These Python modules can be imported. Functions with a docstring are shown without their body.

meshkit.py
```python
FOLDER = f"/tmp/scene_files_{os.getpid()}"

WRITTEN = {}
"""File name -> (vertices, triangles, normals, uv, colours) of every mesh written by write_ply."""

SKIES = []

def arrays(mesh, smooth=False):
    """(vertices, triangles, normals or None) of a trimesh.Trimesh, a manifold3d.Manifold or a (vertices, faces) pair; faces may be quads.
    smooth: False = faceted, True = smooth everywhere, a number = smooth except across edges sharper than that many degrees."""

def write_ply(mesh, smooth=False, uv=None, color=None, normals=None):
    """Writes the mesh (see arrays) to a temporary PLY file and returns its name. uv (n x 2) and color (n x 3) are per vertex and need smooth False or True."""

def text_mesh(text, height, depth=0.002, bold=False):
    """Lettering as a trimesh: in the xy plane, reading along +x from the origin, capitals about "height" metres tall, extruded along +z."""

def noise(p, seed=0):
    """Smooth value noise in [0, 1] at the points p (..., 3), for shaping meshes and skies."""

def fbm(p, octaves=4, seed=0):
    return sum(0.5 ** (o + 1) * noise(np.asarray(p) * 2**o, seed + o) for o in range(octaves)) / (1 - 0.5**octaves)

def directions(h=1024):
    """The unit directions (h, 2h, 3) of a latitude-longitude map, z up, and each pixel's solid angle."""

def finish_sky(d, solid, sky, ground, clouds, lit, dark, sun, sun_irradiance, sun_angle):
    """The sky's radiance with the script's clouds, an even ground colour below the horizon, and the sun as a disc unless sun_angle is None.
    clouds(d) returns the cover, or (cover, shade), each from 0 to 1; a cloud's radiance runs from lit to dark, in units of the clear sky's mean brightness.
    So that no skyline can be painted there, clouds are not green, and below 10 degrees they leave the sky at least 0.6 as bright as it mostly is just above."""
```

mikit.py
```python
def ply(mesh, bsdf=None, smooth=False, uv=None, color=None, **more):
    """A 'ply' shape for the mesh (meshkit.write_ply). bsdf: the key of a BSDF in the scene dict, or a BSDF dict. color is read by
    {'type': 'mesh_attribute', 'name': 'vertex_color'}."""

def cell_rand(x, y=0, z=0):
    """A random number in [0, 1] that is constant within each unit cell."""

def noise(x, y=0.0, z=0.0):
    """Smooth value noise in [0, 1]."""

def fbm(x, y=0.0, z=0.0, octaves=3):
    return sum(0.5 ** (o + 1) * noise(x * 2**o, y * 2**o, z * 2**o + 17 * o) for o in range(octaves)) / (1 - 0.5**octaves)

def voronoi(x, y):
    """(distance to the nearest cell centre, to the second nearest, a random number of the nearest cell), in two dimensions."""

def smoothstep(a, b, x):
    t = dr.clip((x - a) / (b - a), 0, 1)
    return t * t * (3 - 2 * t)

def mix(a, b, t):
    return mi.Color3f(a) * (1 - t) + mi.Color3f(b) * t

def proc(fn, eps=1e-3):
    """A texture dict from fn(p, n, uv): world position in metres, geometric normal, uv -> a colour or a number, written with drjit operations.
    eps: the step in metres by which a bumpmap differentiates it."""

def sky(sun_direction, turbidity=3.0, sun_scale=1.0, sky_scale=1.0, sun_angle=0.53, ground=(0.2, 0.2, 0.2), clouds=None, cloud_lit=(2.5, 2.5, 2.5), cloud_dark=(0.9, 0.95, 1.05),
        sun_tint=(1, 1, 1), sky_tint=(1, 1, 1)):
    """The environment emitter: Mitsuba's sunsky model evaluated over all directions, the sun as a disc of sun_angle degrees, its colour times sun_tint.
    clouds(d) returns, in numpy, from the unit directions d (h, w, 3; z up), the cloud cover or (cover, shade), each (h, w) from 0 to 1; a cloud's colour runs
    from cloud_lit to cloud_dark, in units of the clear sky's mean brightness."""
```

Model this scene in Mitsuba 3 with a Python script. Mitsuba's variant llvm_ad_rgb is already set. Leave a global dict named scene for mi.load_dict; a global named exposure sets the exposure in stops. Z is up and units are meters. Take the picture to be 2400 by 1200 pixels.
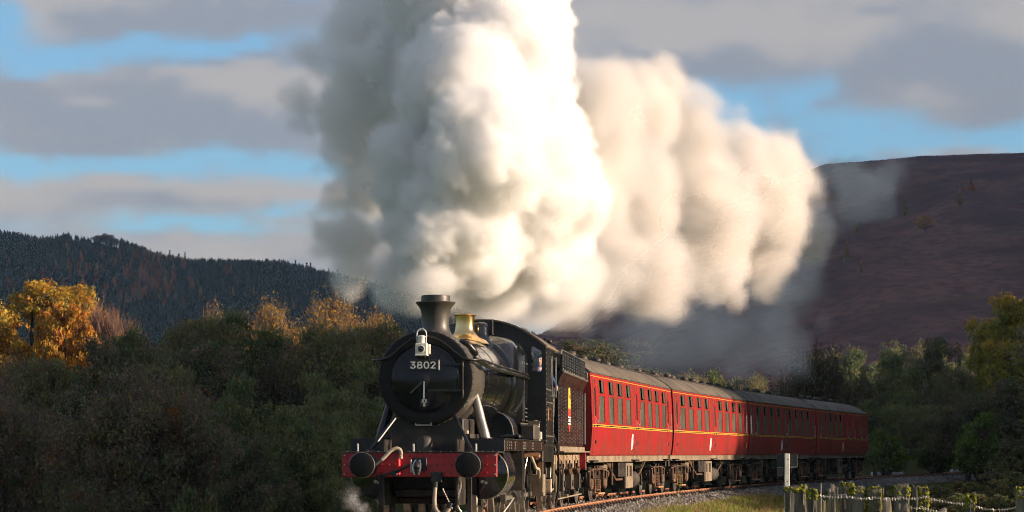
import math, numpy as np, trimesh, shapely, mitsuba as mi, mikit, meshkit, drjit as dr
from scipy.interpolate import CubicSpline
from shapely.geometry import Polygon, box as sbox
T = mi.ScalarTransform4f
PI = math.pi
scene, labels = {}, {}
rng = np.random.default_rng(7)

# ------------------------------------------------------------------ camera, sky, sun, exposure
FPX, HORIZON, EYE = 6200.0, 1063.0, 1.27      # focal length and horizon row in pixels of the 2400 x 1200 photograph, eye height above the rails
exposure = 2.75
scene['haze_air'] = {'type': 'homogeneous', 'albedo': {'type': 'rgb', 'value': [0.93, 0.95, 0.97]}, 'sigma_t': {'type': 'rgb', 'value': [0.000026, 0.000038, 0.000058]}}
scene['camera'] = {'type': 'perspective', 'fov': 2 * math.degrees(math.atan(1200 / FPX)), 'fov_axis': 'x', 'near_clip': 1.0, 'far_clip': 12000.0,
                   'principal_point_offset_y': (600 - HORIZON) / 1200.0,
                   'to_world': T().look_at(origin=[0, 0, EYE], target=[0, 10, EYE], up=[0, 0, 1]), 'medium': {'type': 'ref', 'id': 'haze_air'}}
SUN_EL, SUN_AZ = math.radians(14.0), math.radians(-8.0)     # low autumn sun, square to the view from the right
SUN = np.array([math.cos(SUN_EL) * math.cos(SUN_AZ), math.cos(SUN_EL) * math.sin(SUN_AZ), math.sin(SUN_EL)])


def sstep(a, b, x):
    t = np.clip((x - a) / (b - a), 0, 1)
    return t * t * (3 - 2 * t)


def cloud_cover(d):
    az, el = np.degrees(np.arctan2(d[..., 0], d[..., 1])), np.degrees(np.arcsin(np.clip(d[..., 2], -1, 1)))
    q = np.stack([az / 5.5, el / 1.35 + 3.1, az * 0 + 0.37], -1)
    q2 = np.stack([az / 3.1 + 9.2, el / 1.1, az * 0 + 4.1], -1)
    warp = meshkit.fbm(q2, 3, seed=5)
    n = meshkit.fbm(q + np.stack([warp * 1.2, warp * 0.5, warp * 0], -1), 5, seed=11)
    bias = np.zeros_like(n)
    wob = np.stack([meshkit.fbm(np.stack([az / 1.6, el / .8, az * 0 + 5.5 * k], -1), 5, seed=60 + k) - .5 for k in range(2)], -1)
    rag = meshkit.fbm(np.stack([az / 1.5, el / .34, az * 0 + 2.2], -1), 6, seed=71) - .5
    az0, el0 = az, el
    az, el = az + 2.6 * wob[..., 0], el + 1.0 * wob[..., 1]

    def lump(px, py, wx, wy, a):       # a bank (a > 0) or a gap (a < 0) of this sky, by bearing and elevation
        cx, cy = math.degrees(math.atan((px - 1200) / FPX)), math.degrees(math.atan((HORIZON - py) / FPX))
        return a * np.exp(-((az - cx) / (wx / 108.0)) ** 2 - ((el - cy) / (wy / 108.0)) ** 2)
    for g in [(60, 150, 150, 40, -.45), (330, 122, 200, 28, -.40), (560, 118, 120, 26, -.45), (-40, 60, 60, 60, -.4), (250, 388, 330, 18, -.42), (650, 400, 120, 24, -.38),
              (640, 488, 110, 16, -.40), (430, 538, 190, 20, -.42), (40, 420, 80, 24, -.3), (2030, 335, 170, 45, -.45), (1700, 285, 110, 80, -.45), (1890, 240, 60, 60, -.35), (1560, 210, 120, 50, -.25),
              (2350, 325, 160, 30, -.45), (2250, 345, 300, 18, -.2),
              (350, 40, 330, 60, .40), (400, 190, 420, 32, .32), (300, 290, 460, 60, .40), (300, 455, 420, 34, .34), (600, 590, 300, 40, .3), (1900, 60, 560, 90, .45), (2250, 200, 260, 70, .45), (1600, 120, 200, 60, .3), (100, 500, 200, 30, .25)]:
        bias += lump(*g)
    cover = sstep(0.24, 0.74, n + 0.10 + bias + .30 * rag)
    shade = meshkit.fbm(np.stack([az / 3.0 + 40, el / .95 + 7, az * 0 + 2], -1), 5, seed=21) + .40 * rag
    dark = sstep(.28, .70, shade + lump(480, 285, 240, 40, .4) + lump(420, 60, 330, 50, .25) + lump(2250, 190, 300, 90, .3) + lump(1680, 190, 200, 60, .3)
                 - lump(420, 185, 380, 24, .3) - lump(450, 440, 380, 26, .35) - lump(1750, 70, 330, 40, .35) - lump(2200, 358, 300, 12, .5))
    return cover * 0.94, dark


scene['sky'] = mikit.sky(SUN, turbidity=3, sun_scale=1.45, clouds=cloud_cover, cloud_lit=(1.38, 1.33, 1.35), cloud_dark=(0.86, 0.95, 1.16), sky_tint=(0.50, 0.77, 1.10), sun_tint=(0.90, 1.05, 1.78))


# ------------------------------------------------------------------ helpers: meshes are (vertices, triangles)
def at(px, py, Y):
    """The point at distance Y that the photograph shows at this pixel (used to survey the place)."""
    return np.array([(px - 1200) / FPX * Y, Y, EYE + (HORIZON - py) / FPX * Y])


def join(*ms):
    ms = [m for m in ms if len(m[1])]
    off = np.cumsum([0] + [len(m[0]) for m in ms])
    return np.vstack([m[0] for m in ms]), np.vstack([m[1] + o for m, o in zip(ms, off)])


_BF = np.array([[0, 2, 1], [0, 3, 2], [4, 5, 6], [4, 6, 7], [0, 1, 5], [0, 5, 4], [1, 2, 6], [1, 6, 5], [2, 3, 7], [2, 7, 6], [3, 0, 4], [3, 4, 7]])


def hull(pts):
    h = trimesh.convex.convex_hull(np.asarray(pts, float))
    return np.array(h.vertices), np.array(h.faces)


def box(x0, x1, y0, y1, z0, z1, b=0.0):
    if b <= 0:
        v = np.array([[x0, y0, z0], [x1, y0, z0], [x1, y1, z0], [x0, y1, z0], [x0, y0, z1], [x1, y0, z1], [x1, y1, z1], [x0, y1, z1]], float)
        return v, _BF
    p = []
    for x, sx in ((x0, 1), (x1, -1)):
        for y, sy in ((y0, 1), (y1, -1)):
            for z, sz in ((z0, 1), (z1, -1)):
                p += [[x, y + sy * b, z + sz * b], [x + sx * b, y, z + sz * b], [x + sx * b, y + sy * b, z]]
    return hull(p)


def frame_of(a):
    a = np.asarray(a, float) / np.linalg.norm(a)
    u = np.cross(a, [0, 0, 1.0] if abs(a[2]) < .9 else [1.0, 0, 0])
    u /= np.linalg.norm(u)
    return a, u, np.cross(a, u)


def lathe(profile, origin=(0, 0, 0), axis=(0, 0, 1), n=32):
    """profile: (radius, distance along the axis); a radius of 0 closes an end."""
    a, u, w = frame_of(axis)
    th = np.arange(n) * 2 * PI / n
    ring = np.cos(th)[:, None] * u + np.sin(th)[:, None] * w
    V = np.vstack([np.asarray(origin) + r * ring + h * a for r, h in profile])
    F = []
    for k in range(len(profile) - 1):
        i = np.arange(n)
        j = (i + 1) % n
        F.append(np.stack([k * n + i, k * n + j, (k + 1) * n + j], 1))
        F.append(np.stack([k * n + i, (k + 1) * n + j, (k + 1) * n + i], 1))
    return V, np.vstack(F)


def cyl(p0, p1, r0, r1=None, n=16):
    p0, p1 = np.asarray(p0, float), np.asarray(p1, float)
    r1 = r0 if r1 is None else r1
    L = np.linalg.norm(p1 - p0)
    return lathe([(0, 0), (r0, 0), (r1, L), (0, L)], p0, p1 - p0, n)


def tube(pts, r, n=8, closed=False):
    p = np.asarray(pts, float)
    t = np.gradient(p, axis=0)
    t /= np.linalg.norm(t, axis=1, keepdims=True) + 1e-12
    ref = np.array([0, 0, 1.0]) if abs(t[:, 2]).mean() < .8 else np.array([1.0, 0, 0])
    u = np.cross(t, ref)
    u /= np.linalg.norm(u, axis=1, keepdims=True) + 1e-12
    w = np.cross(t, u)
    r = np.broadcast_to(np.asarray(r, float), (len(p),))
    th = np.arange(n) * 2 * PI / n
    V = (p[:, None] + r[:, None, None] * (np.cos(th)[None, :, None] * u[:, None] + np.sin(th)[None, :, None] * w[:, None])).reshape(-1, 3)
    k, i = np.meshgrid(np.arange(len(p) - 1), np.arange(n), indexing='ij')
    j = (i + 1) % n
    F = np.concatenate([np.stack([k * n + i, k * n + j, (k + 1) * n + j], -1).reshape(-1, 3), np.stack([k * n + i, (k + 1) * n + j, (k + 1) * n + i], -1).reshape(-1, 3)])
    V = np.vstack([V, p[:1], p[-1:]])
    c0, c1, e = len(V) - 2, len(V) - 1, (len(p) - 1) * n
    i = np.arange(n)
    F = np.vstack([F, np.stack([i * 0 + c0, (i + 1) % n, i], 1), np.stack([i * 0 + c1, e + i, e + (i + 1) % n], 1)])
    return V, F


def smooth_path(pts, n=40):
    p = np.asarray(pts, float)
    t = np.concatenate([[0], np.cumsum(np.linalg.norm(np.diff(p, axis=0), axis=1))])
    return CubicSpline(t, p)(np.linspace(0, t[-1], n))


def prism(poly, axis, a0, a1):
    """A shapely polygon, or its points, extruded along 'x' (points are y, z), 'y' (x, z) or 'z' (x, y)."""
    poly = Polygon(poly) if not hasattr(poly, 'geom_type') else poly
    out = []
    for g in getattr(poly, 'geoms', [poly]):
        if g.geom_type != 'Polygon' or g.area < 1e-7:
            continue
        m = trimesh.creation.extrude_polygon(g, a1 - a0, engine='earcut')
        v = np.array(m.vertices)
        h = v[:, 2] + a0
        if axis == 'x':
            w = np.stack([h, v[:, 0], v[:, 1]], 1)
        elif axis == 'y':
            w = np.stack([v[:, 0], h, v[:, 1]], 1)
        else:
            w = np.stack([v[:, 0], v[:, 1], h], 1)
        f = np.array(m.faces)
        out.append((w, f[:, ::-1] if axis == 'y' else f))
    return join(*out)


def ball(c, r, sub=2):
    m = trimesh.creation.icosphere(subdivisions=sub)
    return np.array(m.vertices) * np.asarray(r) + np.asarray(c), np.array(m.faces)


def mirror(m):
    return m[0] * np.array([-1, 1, 1]), m[1][:, ::-1]


def moved(m, dx=0, dy=0, dz=0):
    return m[0] + np.array([dx, dy, dz]), m[1]


def domes(points, normal, r, n=6):
    """Many small rivet heads as one mesh."""
    a, u, w = frame_of(normal)
    th = np.arange(n) * 2 * PI / n
    ring = np.cos(th)[:, None] * u + np.sin(th)[:, None] * w
    one = np.vstack([ring * r, ring * r * .7 + a * r * .45, [a * r * .62]])
    i = np.arange(n)
    j = (i + 1) % n
    f = np.vstack([np.stack([i, j, n + j], 1), np.stack([i, n + j, n + i], 1), np.stack([n + i, n + j, i * 0 + 2 * n], 1)])
    p = np.asarray(points, float)
    return (p[:, None] + one[None]).reshape(-1, 3), (f[None] + (np.arange(len(p)) * len(one))[:, None, None]).reshape(-1, 3)


def numbered(key):
    if key not in scene and key not in labels:
        return key
    k = 1
    while f'{key}_{k:03d}' in scene or f'{key}_{k:03d}' in labels:
        k += 1
    return f'{key}_{k:03d}'


_cache = {}


def part(parent, name, mesh, bsdf, smooth=30, M=None, label=None, kind=None, cid=None, color=None):
    """ONE entry of scene, keyed parent + '__' + name. cid: share the mesh with copies that use the same cid."""
    key = numbered(f'{parent}__{name}') if parent else name
    ck = (cid, name) if cid is not None else None
    if ck is not None and ck in _cache:
        d = dict(_cache[ck])
    else:
        m = mesh() if callable(mesh) else mesh
        d = mikit.ply(m, bsdf, smooth, color=color)
        if ck is not None:
            _cache[ck] = dict(d)
    d['bsdf'] = {'type': 'ref', 'id': bsdf}
    if M is not None:
        d['to_world'] = M
    scene[key] = d
    if label or kind:
        labels[key] = {**({'label': label} if label else {}), **({'kind': kind} if kind else {})}
    return key


def thing(name, label, category, group=None):
    key = numbered(name)
    labels[key] = {'label': label, 'category': category, **({'group': group} if group else {})}
    return key


# ------------------------------------------------------------------ materials
def rgb(*c):
    return {'type': 'rgb', 'value': list(c)}


def pbr(key, base, rough, metal=0.0, spec=0.5, coat=0.0, bump=None, two=True):
    d = {'type': 'principled', 'base_color': base if isinstance(base, dict) else rgb(*base), 'roughness': rough if isinstance(rough, dict) else float(rough), 'metallic': float(metal), 'specular': float(spec)}
    if coat:
        d.update(clearcoat=float(coat), clearcoat_gloss=0.92)
    if bump is not None:
        d = {'type': 'bumpmap', 'scale': float(bump[1]), 'arbitrary': mikit.proc(bump[0], bump[2] if len(bump) > 2 else 2e-3), 'nested': d}
    scene[key] = {'type': 'twosided', 'nested': d} if two else d


def noisy(a, b, f, stretch=(1, 1, 1), lo=.3, hi=.7, octaves=3):
    return mikit.proc(lambda p, n, uv: mikit.mix(a, b, mikit.smoothstep(lo, hi, mikit.fbm(p.x * f * stretch[0], p.y * f * stretch[1], p.z * f * stretch[2], octaves))))


def coach_paint(p, n, uv):
    grime = mikit.smoothstep(.35, .75, mikit.fbm(p.x * 1.3, p.y * 1.1, p.z * .35, 3))
    low = mikit.smoothstep(1.75, 1.2, p.z)
    streak = mikit.smoothstep(.45, .8, mikit.noise(p.x * 9, p.y * 9, p.z * .6))
    c = mikit.mix((.31, .023, .024), (.20, .036, .030), grime)
    c = mikit.mix(c, (.17, .045, .035), low * .30 + streak * .16)
    return c


def film(p, n, uv):
    return mikit.mix((.005, .005, .006), (.013, .012, .010), mikit.smoothstep(.4, .75, mikit.fbm(p.x * 2.2, p.y * 2.2, p.z * 2.2, 3)))


pbr('gloss_black', (.006, .006, .007), .06, spec=.75)
pbr('satin_black', mikit.proc(film), .36, spec=.5)
pbr('smokebox_black', noisy((.030, .027, .023), (.055, .048, .040), 2.4), .46, spec=.55)
pbr('door_black', (.005, .006, .009), .10, spec=.36)
pbr('ring_black', (.007, .0068, .0065), .45, spec=.22)
pbr('tender_black', noisy((.005, .0055, .0055), (.016, .0155, .014), 2.0), .24, spec=.45)
pbr('cast_iron', noisy((.025, .021, .018), (.060, .050, .040), 3.0), .62, spec=.4)
pbr('oily_black', noisy((.010, .010, .010), (.035, .028, .020), 4.0), .5, spec=.4)
pbr('polished_steel', (.58, .56, .53), .22, metal=1.0)
pbr('worn_steel', noisy((.34, .31, .27), (.48, .45, .40), 5.0), .38, metal=.9)
pbr('brass', noisy((.80, .62, .30), (.86, .56, .26), 3.0), .20, metal=1.0)
pbr('copper', (.70, .36, .22), .32, metal=1.0)
pbr('beam_red', noisy((.36, .010, .016), (.26, .012, .014), 3.0), .34, spec=.5)
pbr('beam_rivet', (.20, .012, .014), .4)
pbr('bright_red', (.62, .02, .02), .35)
pbr('cream_paint', noisy((.72, .69, .60), (.60, .56, .47), 14.0), .42)
pbr('white_paint', noisy((.76, .74, .70), (.62, .59, .53), 6.0), .5)
pbr('letter_white', (.62, .61, .58), .5)
pbr('letter_black', (.01, .01, .01), .4)
pbr('lens_glass', (.02, .02, .024), .06, spec=.8)
pbr('coach_red', mikit.proc(coach_paint), .17, spec=.5, bump=(lambda p, n, uv: mikit.fbm(p.x * 1.1, p.y * .8, p.z * 1.4, 3), .010, 4e-3))
pbr('lining_yellow', (.62, .36, .045), .4)
pbr('crest_yellow', (.72, .46, .06), .4)
pbr('crest_red', (.55, .05, .03), .4)
pbr('roof_grey', noisy((.064, .055, .044), (.105, .088, .068), 1.6, (1, 1, 1)), .72, spec=.3)
pbr('underframe_brown', noisy((.13, .100, .068), (.20, .158, .110), 2.6), .72, spec=.3)
pbr('bogie_brown', noisy((.035, .025, .018), (.13, .075, .045), 6.0), .75, spec=.3)
pbr('rust_bright', noisy((.34, .15, .075), (.48, .24, .12), 5.0), .8, spec=.3)
pbr('window_glass', noisy((.070, .078, .062), (.105, .108, .085), 1.5), .06, spec=.7)
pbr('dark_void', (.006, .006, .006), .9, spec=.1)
pbr('frosted_cream', (.72, .68, .56), .5)
pbr('orange_label', (.72, .26, .02), .5)
pbr('hose_buff', noisy((.40, .33, .24), (.30, .24, .17), 9.0), .6)
pbr('rubber_black', (.014, .013, .013), .55)
pbr('rail_rust', noisy((.32, .145, .075), (.23, .10, .055), 4.0), .7, spec=.4)
pbr('rail_top', (.42, .36, .30), .28, metal=.9)
pbr('sleeper_wood', noisy((.060, .046, .036), (.105, .085, .068), 4.0, (1, 6, 1)), .85, spec=.2)
pbr('ballast_stone', noisy((.105, .098, .090), (.25, .235, .215), 9.0), .9, spec=.2)
pbr('post_wood', noisy((.075, .068, .054), (.17, .155, .13), 16.0, (1, 1, .12)), .9, spec=.2,
    bump=(lambda p, n, uv: mikit.fbm(p.x * 60, p.y * 60, p.z * 4, 3), .012))
pbr('moss', noisy((.050, .070, .012), (.24, .225, .022), 30.0), .95, spec=.1)
pbr('wire', (.42, .39, .36), .45, metal=.6)
pbr('pale_stake', noisy((.30, .265, .21), (.20, .17, .13), 20.0, (1, 1, .2)), .85, spec=.2)
pbr('concrete', noisy((.30, .29, .29), (.42, .41, .41), 3.0), .9, spec=.2)
pbr('galvanised', (.30, .31, .33), .5, metal=.7)
pbr('bark', noisy((.045, .036, .028), (.085, .07, .055), 5.0), .95, spec=.1)
pbr('pale_bark', noisy((.20, .17, .15), (.10, .08, .07), 4.0), .95, spec=.1)
pbr('skin', (.50, .28, .21), .5)
pbr('overall_blue', (.055, .08, .17), .85, spec=.2)
pbr('cap_dark', (.02, .02, .025), .8)
pbr('shirt_pink', (.55, .38, .38), .8)
scene['clear_pane'] = {'type': 'thindielectric', 'int_ior': 1.5}
scene['leaf'] = {'type': 'principledthin', 'base_color': {'type': 'mesh_attribute', 'name': 'vertex_color'}, 'roughness': 0.7, 'diff_trans': 0.7, 'eta': 1.3}
scene['twig'] = {'type': 'twosided', 'nested': {'type': 'diffuse', 'reflectance': {'type': 'mesh_attribute', 'name': 'vertex_color'}}}
# ------------------------------------------------------------------ the line of the track and the lie of the land
LOCO_TH = math.radians(5.4)
_ty = [-60, 0, 25, 43.2, 54, 65, 66.7, 84.9, 104, 122.4, 139.4, 168, 214, 265, 330]
_tx = [-8.6, -5.2, -3.2, -1.512, -.49, .52, .72, 3.80, 7.95, 12.7, 17.4, 26.6, 43.0, 63.5, 92.0]
from scipy.interpolate import UnivariateSpline
track = UnivariateSpline(_ty, _tx, k=4, s=.25)
track_d = track.derivative()


def track_point(y, w):
    """World points w metres to the right of the track's centre line."""
    y = np.asarray(y, float)
    d = track_d(y)
    c = 1 / np.sqrt(1 + d * d)
    return np.stack([track(y) + w * c, y - w * d * c], -1)


def offset(x, y):
    yc = np.clip(y, -60, 330)
    d = track_d(yc)
    return (x - (track(yc) + (y - yc) * d)) / np.sqrt(1 + d * d)


def ground_z(x, y):
    w = offset(x, y)
    z = np.full(np.shape(w), -.40)
    z = z - .30 * sstep(2.2, 4.0, w)
    z = z + .055 * np.maximum(w - 14, 0) * sstep(90, 30, y)
    bank = sstep(78, 104, y) * sstep(330, 240, y)
    z = z + bank * (13 * sstep(12, 52, w) + 4 * sstep(52, 160, w))
    z = z - 5.2 * sstep(-2.8, -13, w) * sstep(420, 260, y)
    z = z + 9.5 * sstep(-6, -22, w) * sstep(126, 200, y) * sstep(420, 300, y)
    z = z + .22 * (meshkit.fbm(np.stack([x / 7, y / 7, x * 0], -1), 3, seed=3) - .5) * sstep(2.4, 6, np.abs(w))
    return z


def sheet(xs, ys, zf):
    X, Y = np.meshgrid(xs, ys, indexing='ij')
    V = np.stack([X, Y, zf(X, Y)], -1).reshape(-1, 3)
    i, j = np.meshgrid(np.arange(len(xs) - 1), np.arange(len(ys) - 1), indexing='ij')
    a = (i * len(ys) + j).ravel()
    b = a + len(ys)
    return V, np.vstack([np.stack([a, b, b + 1], 1), np.stack([a, b + 1, a + 1], 1)])


def ground_colour(p, n, uv):
    a = mikit.fbm(p.x * .35, p.y * .35, 0, 4)
    b = mikit.fbm(p.x * 3.1, p.y * 3.1, 0, 3)
    c = mikit.mix((.080, .15, .028), (.15, .19, .040), a)
    c = mikit.mix(c, (.16, .105, .055), mikit.smoothstep(.55, .80, b) * .5)
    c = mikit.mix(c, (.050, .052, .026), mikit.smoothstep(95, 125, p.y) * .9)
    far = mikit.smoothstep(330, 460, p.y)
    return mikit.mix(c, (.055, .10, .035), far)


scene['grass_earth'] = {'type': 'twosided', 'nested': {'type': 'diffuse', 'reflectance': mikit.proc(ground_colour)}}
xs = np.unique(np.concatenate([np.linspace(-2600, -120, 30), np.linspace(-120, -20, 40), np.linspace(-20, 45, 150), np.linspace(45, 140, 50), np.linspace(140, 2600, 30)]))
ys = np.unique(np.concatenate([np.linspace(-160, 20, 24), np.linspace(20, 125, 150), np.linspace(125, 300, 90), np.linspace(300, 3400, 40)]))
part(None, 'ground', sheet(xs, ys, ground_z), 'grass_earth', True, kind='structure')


# hills: the wooded ridge on the left, the moor on the right with an unseen height added outside the frame to shade both
def forest_z(x, y):
    px = 1200 + FPX * x / 2400.0                     # bearing of the ridge as surveyed at 2400 m
    ridge_py = np.interp(px, [-900, -300, 0, 80, 165, 200, 245, 300, 380, 470, 600, 700, 790, 870, 930, 1100, 1300, 1500, 1700, 1900], [540, 556, 574, 584, 596, 588, 578, 592, 622, 645, 650, 652, 676, 694, 712, 770, 830, 880, 930, 990])
    top = EYE + (HORIZON - ridge_py) / FPX * 2400
    t = sstep(1150, 2400, y)
    back = sstep(3300, 2420, y)
    r = meshkit.fbm(np.stack([x / 210, y / 210, x * 0], -1), 4, seed=9) - .5
    return -8 + (top + 8) * (t ** .9) * back + 26 * r * np.sin(PI * np.clip((y - 1100) / 1300, 0, 1)) * (y < 2400)


def moor_z(x, y):
    px = 1200 + FPX * x / 1800.0
    py = np.interp(px, [500, 900, 1300, 1600, 1930, 2060, 2150, 2290, 2400, 2600, 3200], [1085, 990, 760, 520, 381, 371, 362, 358, 354, 350, 325])
    top = EYE + (HORIZON - py) / FPX * 1800
    shade_rise = 480 * sstep(420, 920, x) * sstep(430, 760, y)  # unseen high ground, added to keep the sun off moor and ridge
    t = np.clip((y - 470) / 1330, 0, 1)
    r = meshkit.fbm(np.stack([x / 130, y / 190, x * 0], -1), 5, seed=15) - .5
    fold = 24 * r * np.sin(PI * t) + 1.0 * (meshkit.fbm(np.stack([x / 9, y / 30, x * 0], -1), 3, seed=4) - .5) * sstep(0, .1, t)
    return -9 + (top + 8) * (t ** .82) * sstep(3300, 1830, y) + fold + shade_rise


def moor_colour(p, n, uv):
    a = mikit.fbm(p.x / 34, p.y / 90, p.z / 30, 5)
    b = mikit.fbm(p.x / 2.6, p.y / 5.0, p.z / 2.0, 4)
    c = mikit.mix((.070, .036, .040), (.150, .074, .060), mikit.smoothstep(.32, .68, a))
    c = mikit.mix(c, (.050, .031, .037), mikit.smoothstep(.35, .75, b) * .7)
    c = mikit.mix(c, (.10, .078, .046), mikit.smoothstep(.58, .80, mikit.fbm(p.x / 16 + 7, p.y / 30, p.z / 12, 4)) * .5)
    return mikit.mix((.035, .065, .03), c, mikit.smoothstep(2, 20, p.z))


scene['heather'] = {'type': 'twosided', 'nested': {'type': 'diffuse', 'reflectance': mikit.proc(moor_colour)}}
scene['forest_floor'] = {'type': 'twosided', 'nested': {'type': 'diffuse', 'reflectance': noisy((.012, .017, .012), (.022, .022, .014), .02)}}
part(None, 'hill', sheet(np.linspace(-1500, 520, 150), np.linspace(1100, 3300, 150), forest_z), 'forest_floor', True, kind='structure')
part(None, 'moor', sheet(np.unique(np.concatenate([np.linspace(-420, 520, 240), np.linspace(520, 1500, 60)])), np.unique(np.concatenate([np.linspace(440, 1900, 240), np.linspace(1900, 3300, 40)])), moor_z), 'heather', True, kind='structure')

# ------------------------------------------------------------------ railway track
ty = np.linspace(6, 300, 260)


def sweep(profile, y=ty):
    """A closed (w, z) profile swept along the track."""
    pr = np.asarray(profile, float)
    n, L = len(pr), len(y)
    V = np.concatenate([np.concatenate([track_point(y, w), np.full((L, 1), z)], 1)[:, None] for w, z in pr], 1).reshape(-1, 3)
    k, i = np.meshgrid(np.arange(L - 1), np.arange(n), indexing='ij')
    j = (i + 1) % n
    F = np.concatenate([np.stack([k * n + i, (k + 1) * n + j, k * n + j], -1).reshape(-1, 3), np.stack([k * n + i, (k + 1) * n + i, (k + 1) * n + j], -1).reshape(-1, 3)])
    return V, F


part(None, 'ballast', sweep([(-3.0, -.8), (-2.1, -.30), (-1.45, -.16), (1.45, -.16), (2.05, -.30), (3.1, -.82)]), 'ballast_stone', False, kind='structure')
labels['railway_track'] = {'label': 'single curving railway track with rusty rails on grey ballast', 'kind': 'structure'}
for sgn in (-1, 1):
    c = sgn * .7525
    pr = [(-.036, -.002), (.036, -.002), (.037, -.035), (.012, -.048), (.011, -.118), (.034, -.130), (.034, -.150), (-.034, -.150), (-.034, -.130), (-.011, -.118), (-.012, -.048), (-.037, -.035)]
    r = part('railway_track', 'rail', sweep([(c + a, b) for a, b in pr]), 'rail_rust', 25)
    part(r, 'running_surface', sweep([(c - .03, -.006), (c + .03, -.006), (c + .028, .001), (c - .028, .001)]), 'rail_top', 25)
sl_y = 41 + np.arange(240) * .70
for y in sl_y[:150]:
    d = math.atan(float(track_d(y)))
    x = float(track(y))
    part('railway_track', 'sleeper', lambda: box(-1.29, 1.29, -.125, .125, -.30, -.155, .012), 'sleeper_wood', False, cid='sleeper', M=T().translate([x, float(y), 0]).rotate([0, 0, 1], -math.degrees(d)))
chair = join(hull([[x, y, z] for x in (-.19, .19) for y in (-.09, .09) for z in (-.157, -.14)]), hull([(.035, -.06, -.04), (.035, .06, -.04), (.15, -.06, -.14), (.15, .06, -.14), (.035, -.06, -.14), (.035, .06, -.14)]),
             hull([(-.035, -.06, -.04), (-.035, .06, -.04), (-.15, -.06, -.14), (-.15, .06, -.14), (-.035, -.06, -.14), (-.035, .06, -.14)]), cyl((.09, .0, -.14), (.09, 0, -.06), .03, n=6))
cv = []
for y in sl_y:
    for c in (-.7525, .7525):
        p = track_point(y, c)
        a = -math.atan(float(track_d(y)))
        R = np.array([[math.cos(a), -math.sin(a), 0], [math.sin(a), math.cos(a), 0], [0, 0, 1]])
        cv.append((chair[0] @ R.T + np.array([p[0], p[1], 0]), chair[1]))
part('railway_track', 'chair', join(*cv), 'cast_iron', False, kind='stuff')

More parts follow.
